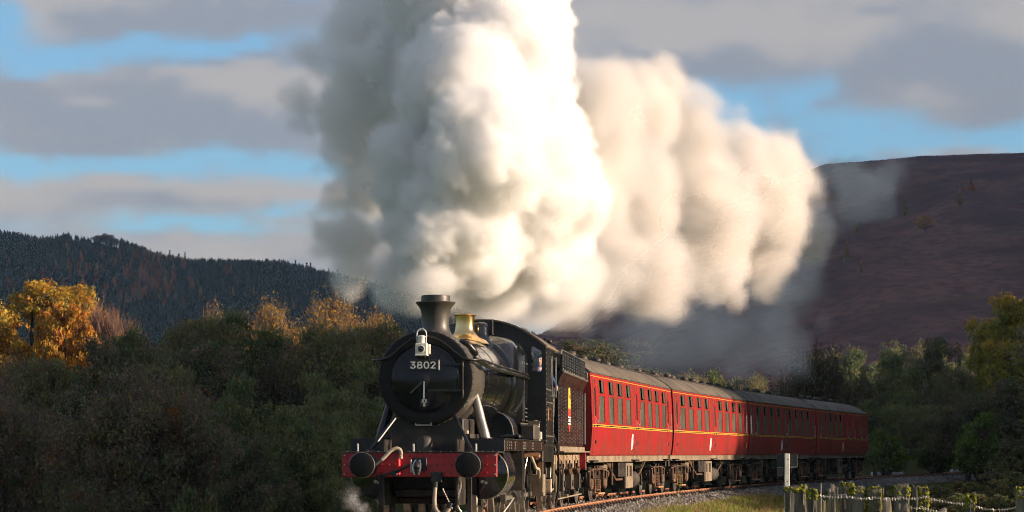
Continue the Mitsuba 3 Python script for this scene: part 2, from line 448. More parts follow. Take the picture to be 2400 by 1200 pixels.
# loose ballast stones on the near shoulder
N = 26000
yy = 42 + 178 * rng.random(N) ** 1.35
ww = np.where(rng.random(N) < .8, 1.42 + np.abs(rng.normal(0, .55, N)), rng.uniform(-1.4, 1.4, N))
tp = track_point(yy, ww)
zz = np.interp(np.abs(ww), [1.45, 2.05, 3.1], [-.16, -.30, -.72])
sc = rng.uniform(.022, .05, N) * (1 + yy / 160)
tet = np.array([[1, 0, -.5], [-.6, .9, -.5], [-.6, -.9, -.5], [.1, .1, .9]])
tf = np.array([[0, 1, 3], [1, 2, 3], [2, 0, 3]])
ang = rng.uniform(0, 2 * PI, N)
ca, sa = np.cos(ang), np.sin(ang)
v = tet[None] * sc[:, None, None] * rng.uniform(.6, 1.3, (N, 4, 3))
v = np.stack([v[..., 0] * ca[:, None] - v[..., 1] * sa[:, None], v[..., 0] * sa[:, None] + v[..., 1] * ca[:, None], v[..., 2]], -1)
v = v + np.stack([tp[:, 0], tp[:, 1], zz + sc * .3], -1)[:, None]
labels['loose_stones'] = {'kind': 'stuff', 'label': 'grey ballast stones lying along the shoulder of the track', 'category': 'stones', 'kind': 'stuff'}
part(None, 'loose_stones', (v.reshape(-1, 3), (tf[None] + 4 * np.arange(N)[:, None, None]).reshape(-1, 3)), 'ballast_stone', False)
# ------------------------------------------------------------------ the steam locomotive (x across, y back from the buffer beam, z up from the rails)
LM = T().translate([-1.512, 43.2, 0]).rotate([0, 0, 1], -math.degrees(LOCO_TH))
LOCO = thing('steam_locomotive', 'black steam locomotive with red buffer beam at the head of the train', 'locomotive')


def lp(name, mesh, bsdf, smooth=30, parent=None, **k):
    return part(parent or LOCO, name, mesh, bsdf, smooth, M=LM, **k)


def loft(sections, K=56):
    """sections: (y, zc, half width, height above, depth below, exponent above, exponent below)."""
    th = np.arange(K) * 2 * PI / K
    V = []
    for y, zc, rx, ru, rd, nu, nd in sections:
        c, s = np.cos(th), np.sin(th)
        n = np.where(s >= 0, nu, nd)
        x = np.sign(c) * np.abs(c) ** (2 / n) * rx
        z = np.sign(s) * np.abs(s) ** (2 / n) * np.where(s >= 0, ru, rd)
        V.append(np.stack([x, np.full(K, y), zc + z], 1))
    V = np.vstack(V)
    i = np.arange(K)
    j = (i + 1) % K
    F = []
    for k in range(len(sections) - 1):
        F += [np.stack([k * K + i, (k + 1) * K + j, k * K + j], 1), np.stack([k * K + i, (k + 1) * K + i, (k + 1) * K + j], 1)]
    return V, np.vstack(F)


# buffer beam
beam = lp('buffer_beam', box(-1.275, 1.275, 0, .055, .89, 1.283, .008), 'beam_red')
riv = [(x, 0, z) for x in np.arange(-1.2, 1.21, .115) for z in (.95, 1.085, 1.225) if min(abs(x - .86), abs(x + .86)) > .2]
lp('rivet', domes(riv, (0, -1, 0), .020), 'beam_rivet', 40, parent=beam, kind='stuff')
lp('rivet', domes([(1.235, 0, z) for z in (.93, 1.085, 1.24)] + [(-1.235, 0, z) for z in (.93, 1.085, 1.24)], (0, -1, 0), .018), 'worn_steel', 40, parent=beam, kind='stuff')
lp('stiffener', join(box(1.20, 1.262, .055, .20, .93, 1.25, .01), box(-1.262, -1.20, .055, .20, .93, 1.25, .01)), 'satin_black', parent=beam)
for sx in (-.86, .86):
    b = lp('buffer', lathe([(0, -.615), (.10, -.612), (.165, -.603), (.200, -.588), (.206, -.575), (.200, -.562), (.10, -.548)], (sx, 0, 1.085), (0, 1, 0), 40), 'ring_black', 35)
    lp('shank', lathe([(.065, -.56), (.065, -.36), (.115, -.36), (.125, -.30), (.135, -.06), (.19, -.05), (.19, 0)], (sx, 0, 1.085), (0, 1, 0), 28), 'satin_black', 35, parent=b)
    lp('rim', lathe([(.2045, -.592), (.210, -.580), (.210, -.566), (.200, -.560)], (sx, 0, 1.085), (0, 1, 0), 40), 'worn_steel', 35, parent=b)
# draw hook, vacuum and steam heat hoses
lp('draw_hook', join(box(-.03, .03, -.30, 0, 1.04, 1.14, .01), tube(smooth_path([(0, -.26, 1.12), (0, -.36, 1.10), (0, -.38, 1.0), (0, -.30, .95), (0, -.22, 1.0)], 14), .034), box(-.12, .12, -.02, 0, .98, 1.2, .008)), 'satin_black')
lp('coupling_shackle', join(tube(smooth_path([(-.02, -.28, 1.16), (-.06, -.34, 1.05), (-.03, -.36, .93)], 10), .016), tube(smooth_path([(.04, -.28, 1.16), (.06, -.34, 1.05), (.03, -.36, .93)], 10), .016),
                            box(-.105, -.085, -.33, -.29, .96, 1.18, .006)), 'polished_steel')
vp = lp('vacuum_pipe', tube([(-.335, -.07, .93), (-.335, -.07, 1.19)], .032, 12), 'bright_red')
lp('bend', tube(smooth_path([(-.30, -.07, 1.19), (-.295, -.075, 1.30), (-.32, -.09, 1.345), (-.40, -.11, 1.345), (-.52, -.13, 1.25), (-.60, -.15, 1.17)], 22), [.030] * 22, 12), 'hose_buff', 40, parent=vp)
hose = smooth_path([(-.60, -.15, 1.17), (-.72, -.16, 1.08), (-.82, -.16, 1.00), (-.90, -.15, .95)], 34)
lp('hose', tube(hose, .036 + .005 * (np.arange(34) % 2), 10), 'rubber_black', 40, parent=vp)
lp('clip', join(tube([(-.90, -.15, .93), (-.93, -.15, 1.02)], .014), tube([(-.94, -.17, .93), (-.86, -.17, .91)], .018)), 'worn_steel', parent=vp)
lp('coupling_link', join(tube(smooth_path([(-.12, -.20, 1.10), (-.30, -.22, 1.0), (-.50, -.20, .93), (-.66, -.16, .90)], 14), .022), box(-.42, -.33, -.25, -.17, .90, 1.0, .012), tube([(-.62, -.2, .86), (-.68, -.2, .93)], .03)), 'oily_black')
sh = lp('steam_heat_hose', tube(smooth_path([(.27, -.10, .78), (.27, -.14, .60), (.28, -.20, .42), (.34, -.24, .31), (.42, -.24, .28), (.49, -.22, .33), (.52, -.20, .42)], 26), .033, 12), 'hose_buff', 40)
lp('valve', join(box(.20, .38, -.10, -.02, .80, .97, .012), cyl((.27, -.10, .68), (.27, -.10, .82), .045, n=12)), 'satin_black', parent=sh)
lp('end_cap', cyl((.505, -.21, .38), (.53, -.19, .47), .045, n=10), 'satin_black', parent=sh)
lp('chain', join(*[tube([(.40 + .018 * k, -.13, .70 - .038 * k), (.413 + .018 * k, -.13, .67 - .038 * k)], .010, 5) for k in range(9)]), 'worn_steel', parent=sh)
# platforms, frames
fp = lp('front_platform', box(-1.29, 1.29, -.03, 1.05, 1.285, 1.302, .004), 'cast_iron')
for x in (-1.02, .0 - .10, .93):
    lp('lamp_iron', box(x - .013, x + .013, .02, .035, 1.302, 1.43, .003), 'white_paint', parent=fp)
lp('bolt', domes([(x, y, 1.302) for x in np.linspace(-1.2, 1.2, 15) for y in (.03, .98)], (0, 0, 1), .024), 'cast_iron', 40, parent=fp, kind='stuff')
rp = lp('running_plate', join(box(-1.295, 1.295, 1.05, 1.075, 1.303, 1.505, .006), box(-1.31, 1.31, 1.055, 9.95, 1.505, 1.522, .005)), 'satin_black')
for sx in (-1, 1):
    lp('valance', box(*sorted((sx * 1.270, sx * 1.293)), 1.08, 9.1, 1.315, 1.504, .004), 'tender_black', parent=rp)
    lp('bolt', domes([(sx * 1.293, y, z) for y in (1.5, 1.9, 2.3, 3.0, 4.6, 4.8, 5.0, 6.4, 6.6, 8.4) for z in (1.36, 1.41, 1.46)], (sx, 0, 0), .018), 'worn_steel', 40, parent=rp, kind='stuff')
lp('frame', join(box(-.62, -.585, .06, 11.6, .42, 1.50), box(.585, .62, .06, 11.6, .42, 1.50), box(-.6, .6, 1.2, 1.25, .55, 1.3), box(-.6, .6, 3.2, 3.3, .5, 1.5), box(-.6, .6, 8.9, 9.2, .6, 1.5)), 'oily_black')
sd = lp('smokebox_saddle', join(box(-.62, .62, .95, 2.6, 1.30, 1.86, .02), box(-.74, .74, .98, 2.55, 1.522, 1.60, .01)), 'oily_black')
lp('snifting_valve', lathe([(.19, 1.302), (.19, 1.322), (.135, 1.325), (.128, 1.34), (.126, 1.48), (.118, 1.52), (.09, 1.55), (.045, 1.565), (0, 1.568)], (.015, .55, 0), (0, 0, 1), 28), 'cast_iron', 40)
for sx in (-1, 1):
    st = lp('front_stay', tube([(sx * .43, .88, 1.98), (sx * .83, .22, 1.33)], .030, 10), 'satin_black')
    lp('foot', box(sx * .83 - .07, sx * .83 + .07, .15, .30, 1.303, 1.335, .006), 'cast_iron', parent=st)

# smokebox
SB_Z, SB_R = 2.525, .79
sb = lp('smokebox', lathe([(SB_R - .008, .80), (SB_R, .82), (SB_R, 2.72), (SB_R - .01, 2.76), (.66, 2.77)], (0, 0, SB_Z), (0, 1, 0), 72), 'smokebox_black', 30)
lp('front_ring', lathe([(.56, .79), (.585, .772), (.66, .765), (.755, .772), (.782, .785), (.79, .83)], (0, 0, SB_Z), (0, 1, 0), 72), 'ring_black', 30, parent=sb)
ang = np.linspace(0, 2 * PI, 49)[:-1]
lp('rivet', domes([(math.cos(a) * SB_R, y, SB_Z + math.sin(a) * SB_R) for a in ang for y in (.865,)], (0, -1, .0), .020), 'smokebox_black', 40, parent=sb, kind='stuff')
rv = []
for a in ang:
    for y in (.90, 2.64):
        rv.append(domes([(math.cos(a) * SB_R, y, SB_Z + math.sin(a) * SB_R)], (math.cos(a), 0, math.sin(a)), .024))
lp('rivet', join(*rv), 'smokebox_black', 40, parent=sb, kind='stuff')
door = lp('smokebox_door', lathe([(.575, .775), (.575, .752), (.568, .742)] + [(.56 * math.cos(t), .742 - .10 * math.sin(t)) for t in np.linspace(0.02, PI / 2 - .001, 14)] + [(0, .642)], (0, 0, SB_Z - .01), (0, 1, 0), 72), 'door_black', 40)
lp('hub', join(lathe([(.10, .655), (.10, .64), (.05, .632), (.05, .60), (.02, .595), (0, .594)], (0, 0, 2.497), (0, 1, 0), 24)), 'satin_black', 35, parent=door)
lp('handle', tube([(0, .605, 2.47), (-.005, .60, 2.18)], [.013, .017], 8), 'polished_steel', parent=door, label='polished door handle hanging straight down')
lp('handle', tube([(-.03, .60, 2.46), (-.235, .61, 2.265)], [.014, .018], 8), 'cast_iron', parent=door, label='dull door handle slanting down to the left')
lp('hinge', join(tube([(.63, .715, 2.20), (.63, .715, 2.80)], .012, 8), cyl((.63, .715, 2.71), (.63, .715, 2.78), .022, n=10), cyl((.63, .715, 2.25), (.63, .715, 2.32), .022, n=10)), 'cast_iron', parent=door)
for b_ in (box(.24, .63, .655, .70, 2.735, 2.77), box(.05, .63, .648, .70, 2.30, 2.335)):
    lp('hinge_strap', b_, 'satin_black', parent=door)
npl = lp('number_plate', join(box(-.262, .262, .612, .632, 2.64, 2.83, .006), box(-.01, .01, .63, .68, 2.66, 2.8)), 'letter_black')


def lettering(text, h, M2, bold=True):
    m = meshkit.text_mesh(text, h, .006, bold=bold)
    v = np.array(m.vertices)
    v = v - [(v[:, 0].min() + v[:, 0].max()) / 2, (v[:, 1].min() + v[:, 1].max()) / 2, 0]
    return M2(v), np.array(m.faces)


lp('number', lettering('3802', .112, lambda v: np.stack([v[:, 0] * 1.12 - .022, .611 - v[:, 2], v[:, 1] + 2.735], 1)), 'letter_white', False, parent=npl)
lp('end_bar', box(.236, .252, .604, .612, 2.66, 2.815), 'white_paint', parent=npl)
sp_ = lp('shed_plate', lathe([(0, .655), (.075, .656), (.075, .668)], (-.005, 0, 2.115), (0, 1, 0), 24), 'letter_black')
lp('code', join(lettering('83', .052, lambda v: np.stack([v[:, 0] - .005, .654 - v[:, 2], v[:, 1] + 2.14], 1)), lettering('B', .046, lambda v: np.stack([v[:, 0] - .005, .654 - v[:, 2], v[:, 1] + 2.075], 1))), 'letter_white', False, parent=sp_)
lp('smokebox_step', join(box(-.16, .11, .70, .78, 1.735, 1.75), box(-.16, -.145, .69, .70, 1.735, 1.775), box(.10, .11, .69, .70, 1.735, 1.79)), 'worn_steel')
# handrail round the front and along both sides
hr = [(.93, 9.75, 2.83), (.93, 6, 2.83), (.93, 2, 2.83), (.92, 1.05, 2.83), (.86, .80, 2.825), (.755, .71, 2.822), (.66, .70, 2.84), (.58, .70, 2.88), (.49, .70, 2.965), (.37, .69, 3.065), (.25, .68, 3.15), (.12, .68, 3.205), (0, .68, 3.222)]
hr = hr + [(-x, y, z) for x, y, z in hr[-2::-1]]
hrail = lp('handrail', tube(smooth_path(hr, 150), .019, 8), 'satin_black', 50)
for sx in (-1, 1):
    lp('pillar', join(*[tube([(sx * (.74 if y < 2.8 else .80), y, 2.83), (sx * .945, y, 2.83)], [.02, .028], 7) for y in (1.3, 2.6, 4.3, 6.0, 7.8, 9.4)]), 'worn_steel', parent=hrail)
    lp('ejector_pipe', tube(smooth_path([(sx * .78, 1.15, 2.86), (sx * .87, 1.6, 2.79), (sx * .89, 2.4, 2.765), (sx * .915, 6, 2.765), (sx * .93, 9.8, 2.765)], 30), .036, 10), 'tender_black', 40)
lp('blower_elbow', tube(smooth_path([(.46, 1.75, 3.13), (.56, 1.70, 3.15), (.66, 1.75, 3.06), (.70, 1.9, 2.98)], 14), [.05] * 9 + [.065] * 5, 10), 'satin_black', 40)

# boiler and firebox
boiler = lp('boiler', loft([(2.76, 2.50, .700, .700, .700, 2, 2), (4.6, 2.543, .766, .766, .766, 2, 2), (7.2, 2.60, .858, .858, .858, 2, 2), (7.55, 2.60, .865, .865, .865, 2, 2)], 72), 'gloss_black', 40)
for y in (2.86, 3.9, 5.1, 6.25, 7.40):
    r = np.interp(y, [2.76, 4.6, 7.2, 7.55], [.700, .766, .858, .865])
    zc = np.interp(y, [2.76, 4.6, 7.2, 7.55], [2.50, 2.543, 2.60, 2.60])
    lp('band', lathe([(r - .002, -.03), (r + .007, -.026), (r + .007, .026), (r - .002, .03)], (0, y, zc), (0, 1, 0), 72), 'gloss_black', 30, parent=boiler)
fb = lp('firebox', loft([(7.50, 2.60, .862, .862, .862, 2, 2), (7.62, 2.60, .90, .90, .90, 2.2, 2), (7.74, 2.60, .905, .935, .93, 3.0, 2), (7.95, 2.60, .905, .955, .98, 4.2, 2.0), (8.7, 2.60, .905, .965, 1.05, 4.6, 2.1), (9.9, 2.60, .905, .965, 1.1, 4.6, 2.2)], 80), 'gloss_black', 40)
for c_, r_ in (((-.78, 9.15, 3.32), (.085, .16, .085)), ((.78, 9.15, 3.32), (.085, .16, .085)), ((-.80, 8.3, 3.34), (.05, .06, .05)), ((.80, 8.3, 3.34), (.05, .06, .05))):
    lp('corner_cover', ball(c_, r_), 'satin_black', 40, parent=fb)
lp('rivet', domes([(.915, y, z) for y in (9.2, 9.35, 9.5) for z in (2.0, 2.08, 2.16)] + [(.912, y, z) for y in (8.6, 9.0, 9.4, 9.7) for z in (1.92, 3.05)], (1, 0, 0), .018), 'worn_steel', 40, parent=fb, kind='stuff')
lp('seam', join(box(.895, .915, 8.2, 9.85, 1.84, 1.87), box(.88, .912, 9.0, 9.03, 1.9, 3.2)), 'worn_steel', parent=fb)
chim = lp('chimney', lathe([(.16, 3.80), (.205, 3.972), (.238, 3.978), (.247, 3.965), (.247, 3.872), (.335, 3.868), (.344, 3.856), (.338, 3.842), (.295, 3.80), (.258, 3.735), (.239, 3.64), (.230, 3.54), (.230, 3.46), (.243, 3.385), (.275, 3.325), (.32, 3.280), (.385, 3.245), (.45, 3.18)], (0, 2.15, 0), (0, 0, 1), 64), 'smokebox_black', 40)
lp('safety_valve_bonnet', lathe([(.13, 3.80), (.165, 3.882), (.205, 3.888), (.218, 3.880), (.212, 3.868), (.186, 3.855), (.180, 3.80), (.176, 3.70), (.180, 3.62), (.198, 3.555), (.24, 3.495), (.31, 3.445), (.40, 3.40), (.46, 3.33)], (0, 6.64, 0), (0, 0, 1), 56), 'brass', 40)
tf_ = lp('top_feed', join(*[lathe([(0, 3.772), (.06, 3.768), (.12, 3.745), (.152, 3.70), (.160, 3.62), (.162, 3.55), (.175, 3.48), (.21, 3.42), (.27, 3.36), (.30, 3.28)], (sx * .235, 7.1, 0), (0, 0, 1), 32) for sx in (-1, 1)]), 'gloss_black', 40)
a_ = np.linspace(math.radians(70), math.radians(-42), 30)
for sx in (-1, 1):
    lp('feed_pipe_cover', tube(np.stack([sx * np.cos(a_) * .862, 7.08 + 0 * a_, 2.585 + np.sin(a_) * .862], 1), .075, 12), 'gloss_black', 50, parent=tf_)
sp = lp('splasher', join(prism([(.28, 1.522), (.93, 1.522), (.928, 1.66), (.90, 1.80), (.84, 1.92), (.74, 2.01), (.62, 2.05), (.45, 2.06), (.28, 2.05)], 'y', 6.5, 7.5)), 'satin_black', 35)
lp('splasher', mirror(prism([(.28, 1.522), (.93, 1.522), (.928, 1.66), (.90, 1.80), (.84, 1.92), (.74, 2.01), (.62, 2.05), (.45, 2.06), (.28, 2.05)], 'y', 6.5, 7.5)), 'satin_black', 35)
lp('rim', tube(np.array([(.93, 6.495, 1.53), (.928, 6.495, 1.66), (.90, 6.495, 1.80), (.84, 6.495, 1.92), (.74, 6.495, 2.01), (.62, 6.495, 2.05), (.45, 6.495, 2.06)]), .010, 6), 'worn_steel', parent=sp)
lp('sand_box', join(box(.95, 1.24, 7.55, 8.35, 1.522, 1.83, .03)), 'cast_iron')
lp('sand_box', join(box(.95, 1.24, 8.40, 8.75, 1.522, 1.80, .03)), 'cast_iron')
lp('tray', prism([(.98, 1.91), (1.26, 1.91), (1.20, 1.83), (1.04, 1.83)], 'y', 8.78, 8.82), 'underframe_brown')
lp('lubricator', join(cyl((.98, 4.6, 1.52), (.98, 4.6, 1.62), .04, n=10), tube([(.90, 4.3, 1.56), (1.22, 4.3, 1.57)], .045, 10), ball((1.22, 4.3, 1.57), .055), tube([(.98, 5.0, 1.56), (1.24, 5.0, 1.56)], .05, 10)), 'satin_black')
lp('oil_cap', join(cyl((.62, 1.4, 1.52), (.62, 1.4, 1.66), .035, n=12), cyl((.70, 1.5, 1.52), (.70, 1.5, 1.58), .03, n=12), cyl((-.52, 1.4, 1.52), (-.52, 1.4, 1.66), .035, n=12)), 'hose_buff', 35)

# cylinders, outside steam pipes
for sx in (-1, 1):
    X = .905 * sx
    cy = lp('cylinder', lathe([(0, 1.215), (.09, 1.22), (.10, 1.25), (.33, 1.262), (.41, 1.285), (.422, 1.32), (.422, 2.70), (.40, 2.74), (0, 2.75)], (X, 0, .925), (0, 1, 0), 56), 'gloss_black', 35)
    lp('end_cover', lathe([(.422, 1.31), (.432, 1.325), (.432, 1.36), (.422, 1.375)], (X, 0, .925), (0, 1, 0), 56), 'worn_steel', 35, parent=cy)
    pl = [(.78, 1.31), (1.22, 1.31), (1.325, 1.02), (1.325, .93), (.6, .93)]
    cas = prism(pl, 'y', 1.40, 2.66)
    lp('casing', cas if sx > 0 else mirror(cas), 'tender_black', False, parent=cy)
    lp('drain_cock', join(cyl((X, 1.205, .80), (X, 1.24, .80), .03, n=8), cyl((X + .06, 1.20, .78), (X + .06, 1.24, .78), .025, n=8), tube([(X, 1.3, .50), (X + .06, 1.28, .42), (X + .03, 1.2, .38)], .018)), 'worn_steel', parent=cy)
    spipe = smooth_path([(sx * .66, 1.95, 2.34), (sx * .715, 1.92, 2.20), (sx * .80, 1.85, 1.88), (sx * .875, 1.80, 1.60), (sx * .90, 1.79, 1.50)], 20)
    p_ = lp('steam_pipe', tube(spipe, np.linspace(.072, .094, 20), 20), 'worn_steel' if sx > 0 else 'tender_black', 50)
    lp('flange', lathe([(.115, 0), (.115, .02), (0, .02)], (sx * .90, 1.79, 1.522), (0, 0, 1), 20), 'cast_iron', parent=p_)


# wheels
def spoked_wheel(x, y, R, nsp, sx, balance=True, width=.13):
    c = (x, y, R)
    prof = [(R - .075, -.5 * width), (R - .02, -.5 * width), (R, -.40 * width), (R - .004, .30 * width), (R + .028, .38 * width), (R + .026, .5 * width), (R - .075, .5 * width), (R - .075, -.5 * width)]
    tyre = lathe([(r, -sx * h) for r, h in prof], c, (1, 0, 0), 56)
    sp = []
    for k in range(nsp):
        a = 2 * PI * (k + .5) / nsp
        d = np.array([0, math.cos(a), math.sin(a)])
        sp.append(tube([np.array(c) + d * .08, np.array(c) + d * (R - .06)], [.036, .022], 6))
    hub = cyl((x - .09, y, R), (x + .09, y, R), .135 if R > .6 else .10, n=20)
    bal = []
    if balance:
        bal = [prism(Polygon([(y + math.cos(t) * (R - .08), R + math.sin(t) * (R - .08)) for t in np.linspace(.25, 1.35, 9)]), 'x', x - .03, x + .03)]
    return tyre, join(*sp, hub, *bal)


def wheel(parent, name, x, y, R, nsp, fn, **k):
    ty_, ce = spoked_wheel(x, y, R, nsp, 1 if x > 0 else -1, **k)
    w = fn(name, ce, 'oily_black', 35, parent=parent)
    fn('tyre', ty_, 'worn_steel', 30, parent=w)
    return w


for x in (-.75, .75):
    wheel(LOCO, 'pony_wheel', x, 1.75, .485, 10, lp, balance=False)
DR = (4.6, 6.6, 8.6, 10.6)
for y in DR:
    for x in (-.75, .75):
        wheel(LOCO, 'driving_wheel', x, y, .705, 16, lp)
lp('axle', join(*[cyl((-.75, y, .705), (.75, y, .705), .09, n=12) for y in DR], cyl((-.75, 1.75, .485), (.75, 1.75, .485), .07, n=12)), 'oily_black')
for sx in (-1, 1):
    x = .93 * sx
    lp('coupling_rod', join(*[box(*sorted((x - .03, x + .03)), DR[k], DR[k + 1], .42, .50, .008) for k in range(3)], *[cyl((x - .045, y, .46), (x + .045, y, .46), .10, n=18) for y in DR]), 'worn_steel', 35)
    x2 = 1.05 * sx
    lp('connecting_rod', join(hull([(x2 - .025, 3.7, .88), (x2 + .025, 3.7, .88), (x2 - .025, 3.7, .97), (x2 + .025, 3.7, .97), (x2 - .025, 6.6, .40), (x2 + .025, 6.6, .40), (x2 - .025, 6.6, .52), (x2 + .025, 6.6, .52)]), cyl((x2 - .06, 6.6, .46), (x2 + .06, 6.6, .46), .13, n=20)), 'polished_steel', 35)
    lp('crosshead', join(box(*sorted((x2 - .08, x2 + .08)), 3.45, 3.85, .78, 1.07, .02), box(*sorted((x2 - .06, x2 + .06)), 2.75, 4.6, 1.09, 1.14, .008), box(*sorted((x2 - .06, x2 + .06)), 2.75, 4.6, .72, .77, .008), cyl((x2, 2.7, .925), (x2, 3.5, .925), .04, n=10)), 'worn_steel')
    lp('motion_bracket', prism([(4.7, 1.31), (5.15, 1.31), (5.15, .98), (4.9, .62), (4.7, .62)], 'x', *sorted((sx * .80, sx * 1.26))), 'satin_black', False)
    lp('bracket_edge', join(tube([(sx * 1.265, 5.15, .98), (sx * 1.265, 4.9, .60)], .016, 6), box(*sorted((sx * .80, sx * 1.27)), 4.655, 4.69, .60, 1.31)), 'cast_iron')
    lp('injector_pipe', join(tube(smooth_path([(sx * 1.12, 5.4, 1.22), (sx * 1.18, 7.0, 1.25), (sx * 1.18, 9.2, 1.25), (sx * 1.15, 9.8, 1.15), (sx * 1.12, 10.0, .95)], 26), .042, 10), ball((sx * 1.16, 9.0, 1.22), .075)), 'copper', 40)
    lp('delivery_pipe', tube(smooth_path([(sx * 1.15, 7.6, 1.26), (sx * 1.2, 7.7, 1.12), (sx * 1.22, 8.2, .98), (sx * 1.22, 8.8, .92), (sx * 1.2, 9.0, .80)], 20), .03, 8), 'hose_buff', 40)
    lp('guard_iron', box(*sorted((sx * .70, sx * .78)), .75, .78, .10, .9, .006), 'cast_iron')
    lp('cab_footplate', join(box(*sorted((sx * .8, sx * 1.27)), 9.15, 11.9, 1.10, 1.45, .01), box(*sorted((sx * 1.0, sx * 1.27)), 10.9, 11.3, .42, .45), box(*sorted((sx * 1.0, sx * 1.27)), 10.9, 11.3, .75, .78), box(*sorted((sx * 1.0, sx * 1.02)), 10.95, 11.25, .42, 1.1)), 'satin_black')
    lp('sand_pipe', tube(smooth_path([(sx * 1.18, 7.2, 1.45), (sx * 1.1, 7.0, 1.0), (sx * .95, 6.0, .4), (sx * .78, 5.6, .12)], 16), .02, 6), 'worn_steel')
    lp('hanger', join(box(*sorted((sx * 1.22, sx * 1.25)), 9.3, 9.42, .55, 1.31), box(*sorted((sx * 1.17, sx * 1.25)), 9.3, 9.42, .50, .95, .01), box(*sorted((sx * 1.02, sx * 1.26)), 9.45, 9.85, .42, .86, .012)), 'underframe_brown')
lp('pony_truck', join(box(-.55, .55, 1.0, 2.6, .55, .68, .02), box(-.5, .5, 2.6, 3.4, .5, .6, .02), box(-1.0, 1.0, 1.35, 1.45, .56, .64)), 'oily_black')
lp('brake_pipe', join(tube(smooth_path([(.62, .3, .85), (.62, .2, .6), (.60, .2, .42), (.66, .25, .30), (.74, .35, .18)], 14), .02, 8)), 'worn_steel')

# cab
apex, eave, cw = 3.955, 3.42, 1.265
th = np.linspace(-1, 1, 25)
arc = [(cw * t, eave + (apex - eave) * (1 - abs(t) ** 2.1)) for t in th]
front = Polygon([(-cw, 1.523), (cw, 1.523)] + [p for p in arc[::-1]])
win = Polygon([(.955, 2.90), (1.175, 2.90), (1.195, 2.97), (1.195, 3.30), (1.16, 3.345), (1.01, 3.43), (.975, 3.425), (.960, 3.40)])
for w_ in (win, Polygon([(-x, z) for x, z in win.exterior.coords])):
    front = front.difference(w_)
cab = lp('cab', join(prism(front, 'y', 9.90, 9.915), *[box(*sorted((sx * (cw - .012), sx * cw)), 9.915, 11.80, 1.46, 2.62, .002) for sx in (-1, 1)], *[box(*sorted((sx * (cw - .012), sx * cw)), 9.915, 11.15, 2.62, eave, .002) for sx in (-1, 1)], *[box(*sorted((sx * (cw - .012), sx * cw)), 11.15, 11.80, 3.30, eave, .002) for sx in (-1, 1)],
                      box(-cw, cw, 9.95, 12.9, 1.44, 1.46), box(-.95, .95, 9.92, 10.2, 1.46, 3.0)), 'satin_black', False)
roof_o = [(x * 1.02, z + .008) for x, z in arc]
roof = Polygon(roof_o + [(x * 1.0, z - .02) for x, z in arc[::-1]])
cr = lp('roof', prism(roof, 'y', 9.82, 12.7), 'roof_grey', 35, parent=cab)
lp('gutter', join(*[tube([(sx * 1.28, 9.8, eave + .005), (sx * 1.28, 12.7, eave + .005)], .018, 6) for sx in (-1, 1)]), 'underframe_brown', parent=cab)
for sx in (-1, 1):
    wf = win if sx > 0 else Polygon([(-x, z) for x, z in win.exterior.coords])
    wd = lp('cab_window', prism(wf.buffer(.012).difference(wf.buffer(-.014)), 'y', 9.89, 9.90), 'satin_black', False)
    tri = trimesh.creation.triangulate_polygon(wf.buffer(-.002), engine='earcut')
    lp('pane', (np.stack([tri[0][:, 0], tri[0][:, 0] * 0 + 9.906, tri[0][:, 1]], 1), tri[1]), 'clear_pane', False, parent=wd)
    for y in (10.75, 11.75):
        lp('handrail', join(tube([(sx * 1.325, y, 2.42), (sx * 1.325, y, 3.26)], .016, 8), tube([(sx * 1.26, y, 2.44), (sx * 1.325, y, 2.44)], .014, 6), tube([(sx * 1.26, y, 3.24), (sx * 1.325, y, 3.24)], .014, 6)), 'polished_steel', parent=cab)
    cp = lp('cabside_plate', box(*sorted((sx * cw, sx * (cw + .012))), 10.35, 11.25, 1.94, 2.20, .004), 'brass')
    if sx > 0:
        lp('number', lettering('3802', .15, lambda v: np.stack([1.278 + v[:, 2] * .6, 10.8 + v[:, 0], v[:, 1] + 2.07], 1)), 'letter_black', False, parent=cp)
    lp('rivet', domes([(sx * cw, y, z) for z in np.arange(1.52, 2.6, .105) for y in (9.96, 11.75)] + [(sx * cw, y, z) for z in (1.62, 2.30, 2.56) for y in np.arange(10.1, 11.7, .16)] + [(sx * cw, 9.96, z) for z in np.arange(2.66, 3.4, .105)], (sx, 0, 0), .017), 'worn_steel', 40, parent=cab, kind='stuff')
    lp('beading', tube([(sx * 1.272, 11.80, 1.46), (sx * 1.272, 11.80, 2.62), (sx * 1.272, 11.5, 2.64), (sx * 1.272, 11.15, 2.70), (sx * 1.272, 11.15, 3.3)], .012, 6), 'worn_steel', parent=cab)
lp('whistle', join(cyl((-.06, 9.55, 3.56), (-.06, 9.55, 3.74), .028, n=12), ball((-.06, 9.55, 3.80), (.055, .055, .07)), cyl((.09, 9.55, 3.56), (.09, 9.55, 3.70), .022, n=12), ball((.09, 9.55, 3.75), (.04, .04, .06))), 'brass', 40)
lp('whistle_shield', join(box(-.02, .24, 9.72, 9.735, 3.66, 3.945, .003), box(.225, .24, 9.45, 9.735, 3.64, 3.945, .003)), 'satin_black')
lp('step_rod', join(tube(smooth_path([(1.26, 11.95, 1.62), (1.30, 12.1, 1.50), (1.31, 12.2, 1.40), (1.31, 12.25, .35), (1.28, 12.2, .22)], 24), .022, 8), tube([(1.25, 11.7, 1.46), (1.27, 11.95, 1.66)], .018, 6)), 'satin_black')
lp('roof_tool', join(tube([(1.02, 12.4, 3.62), (1.05, 12.4, 3.68)], .03, 6), ball((1.12, 12.55, 3.62), .06), ball((1.16, 13.0, 3.45), .05)), 'satin_black')

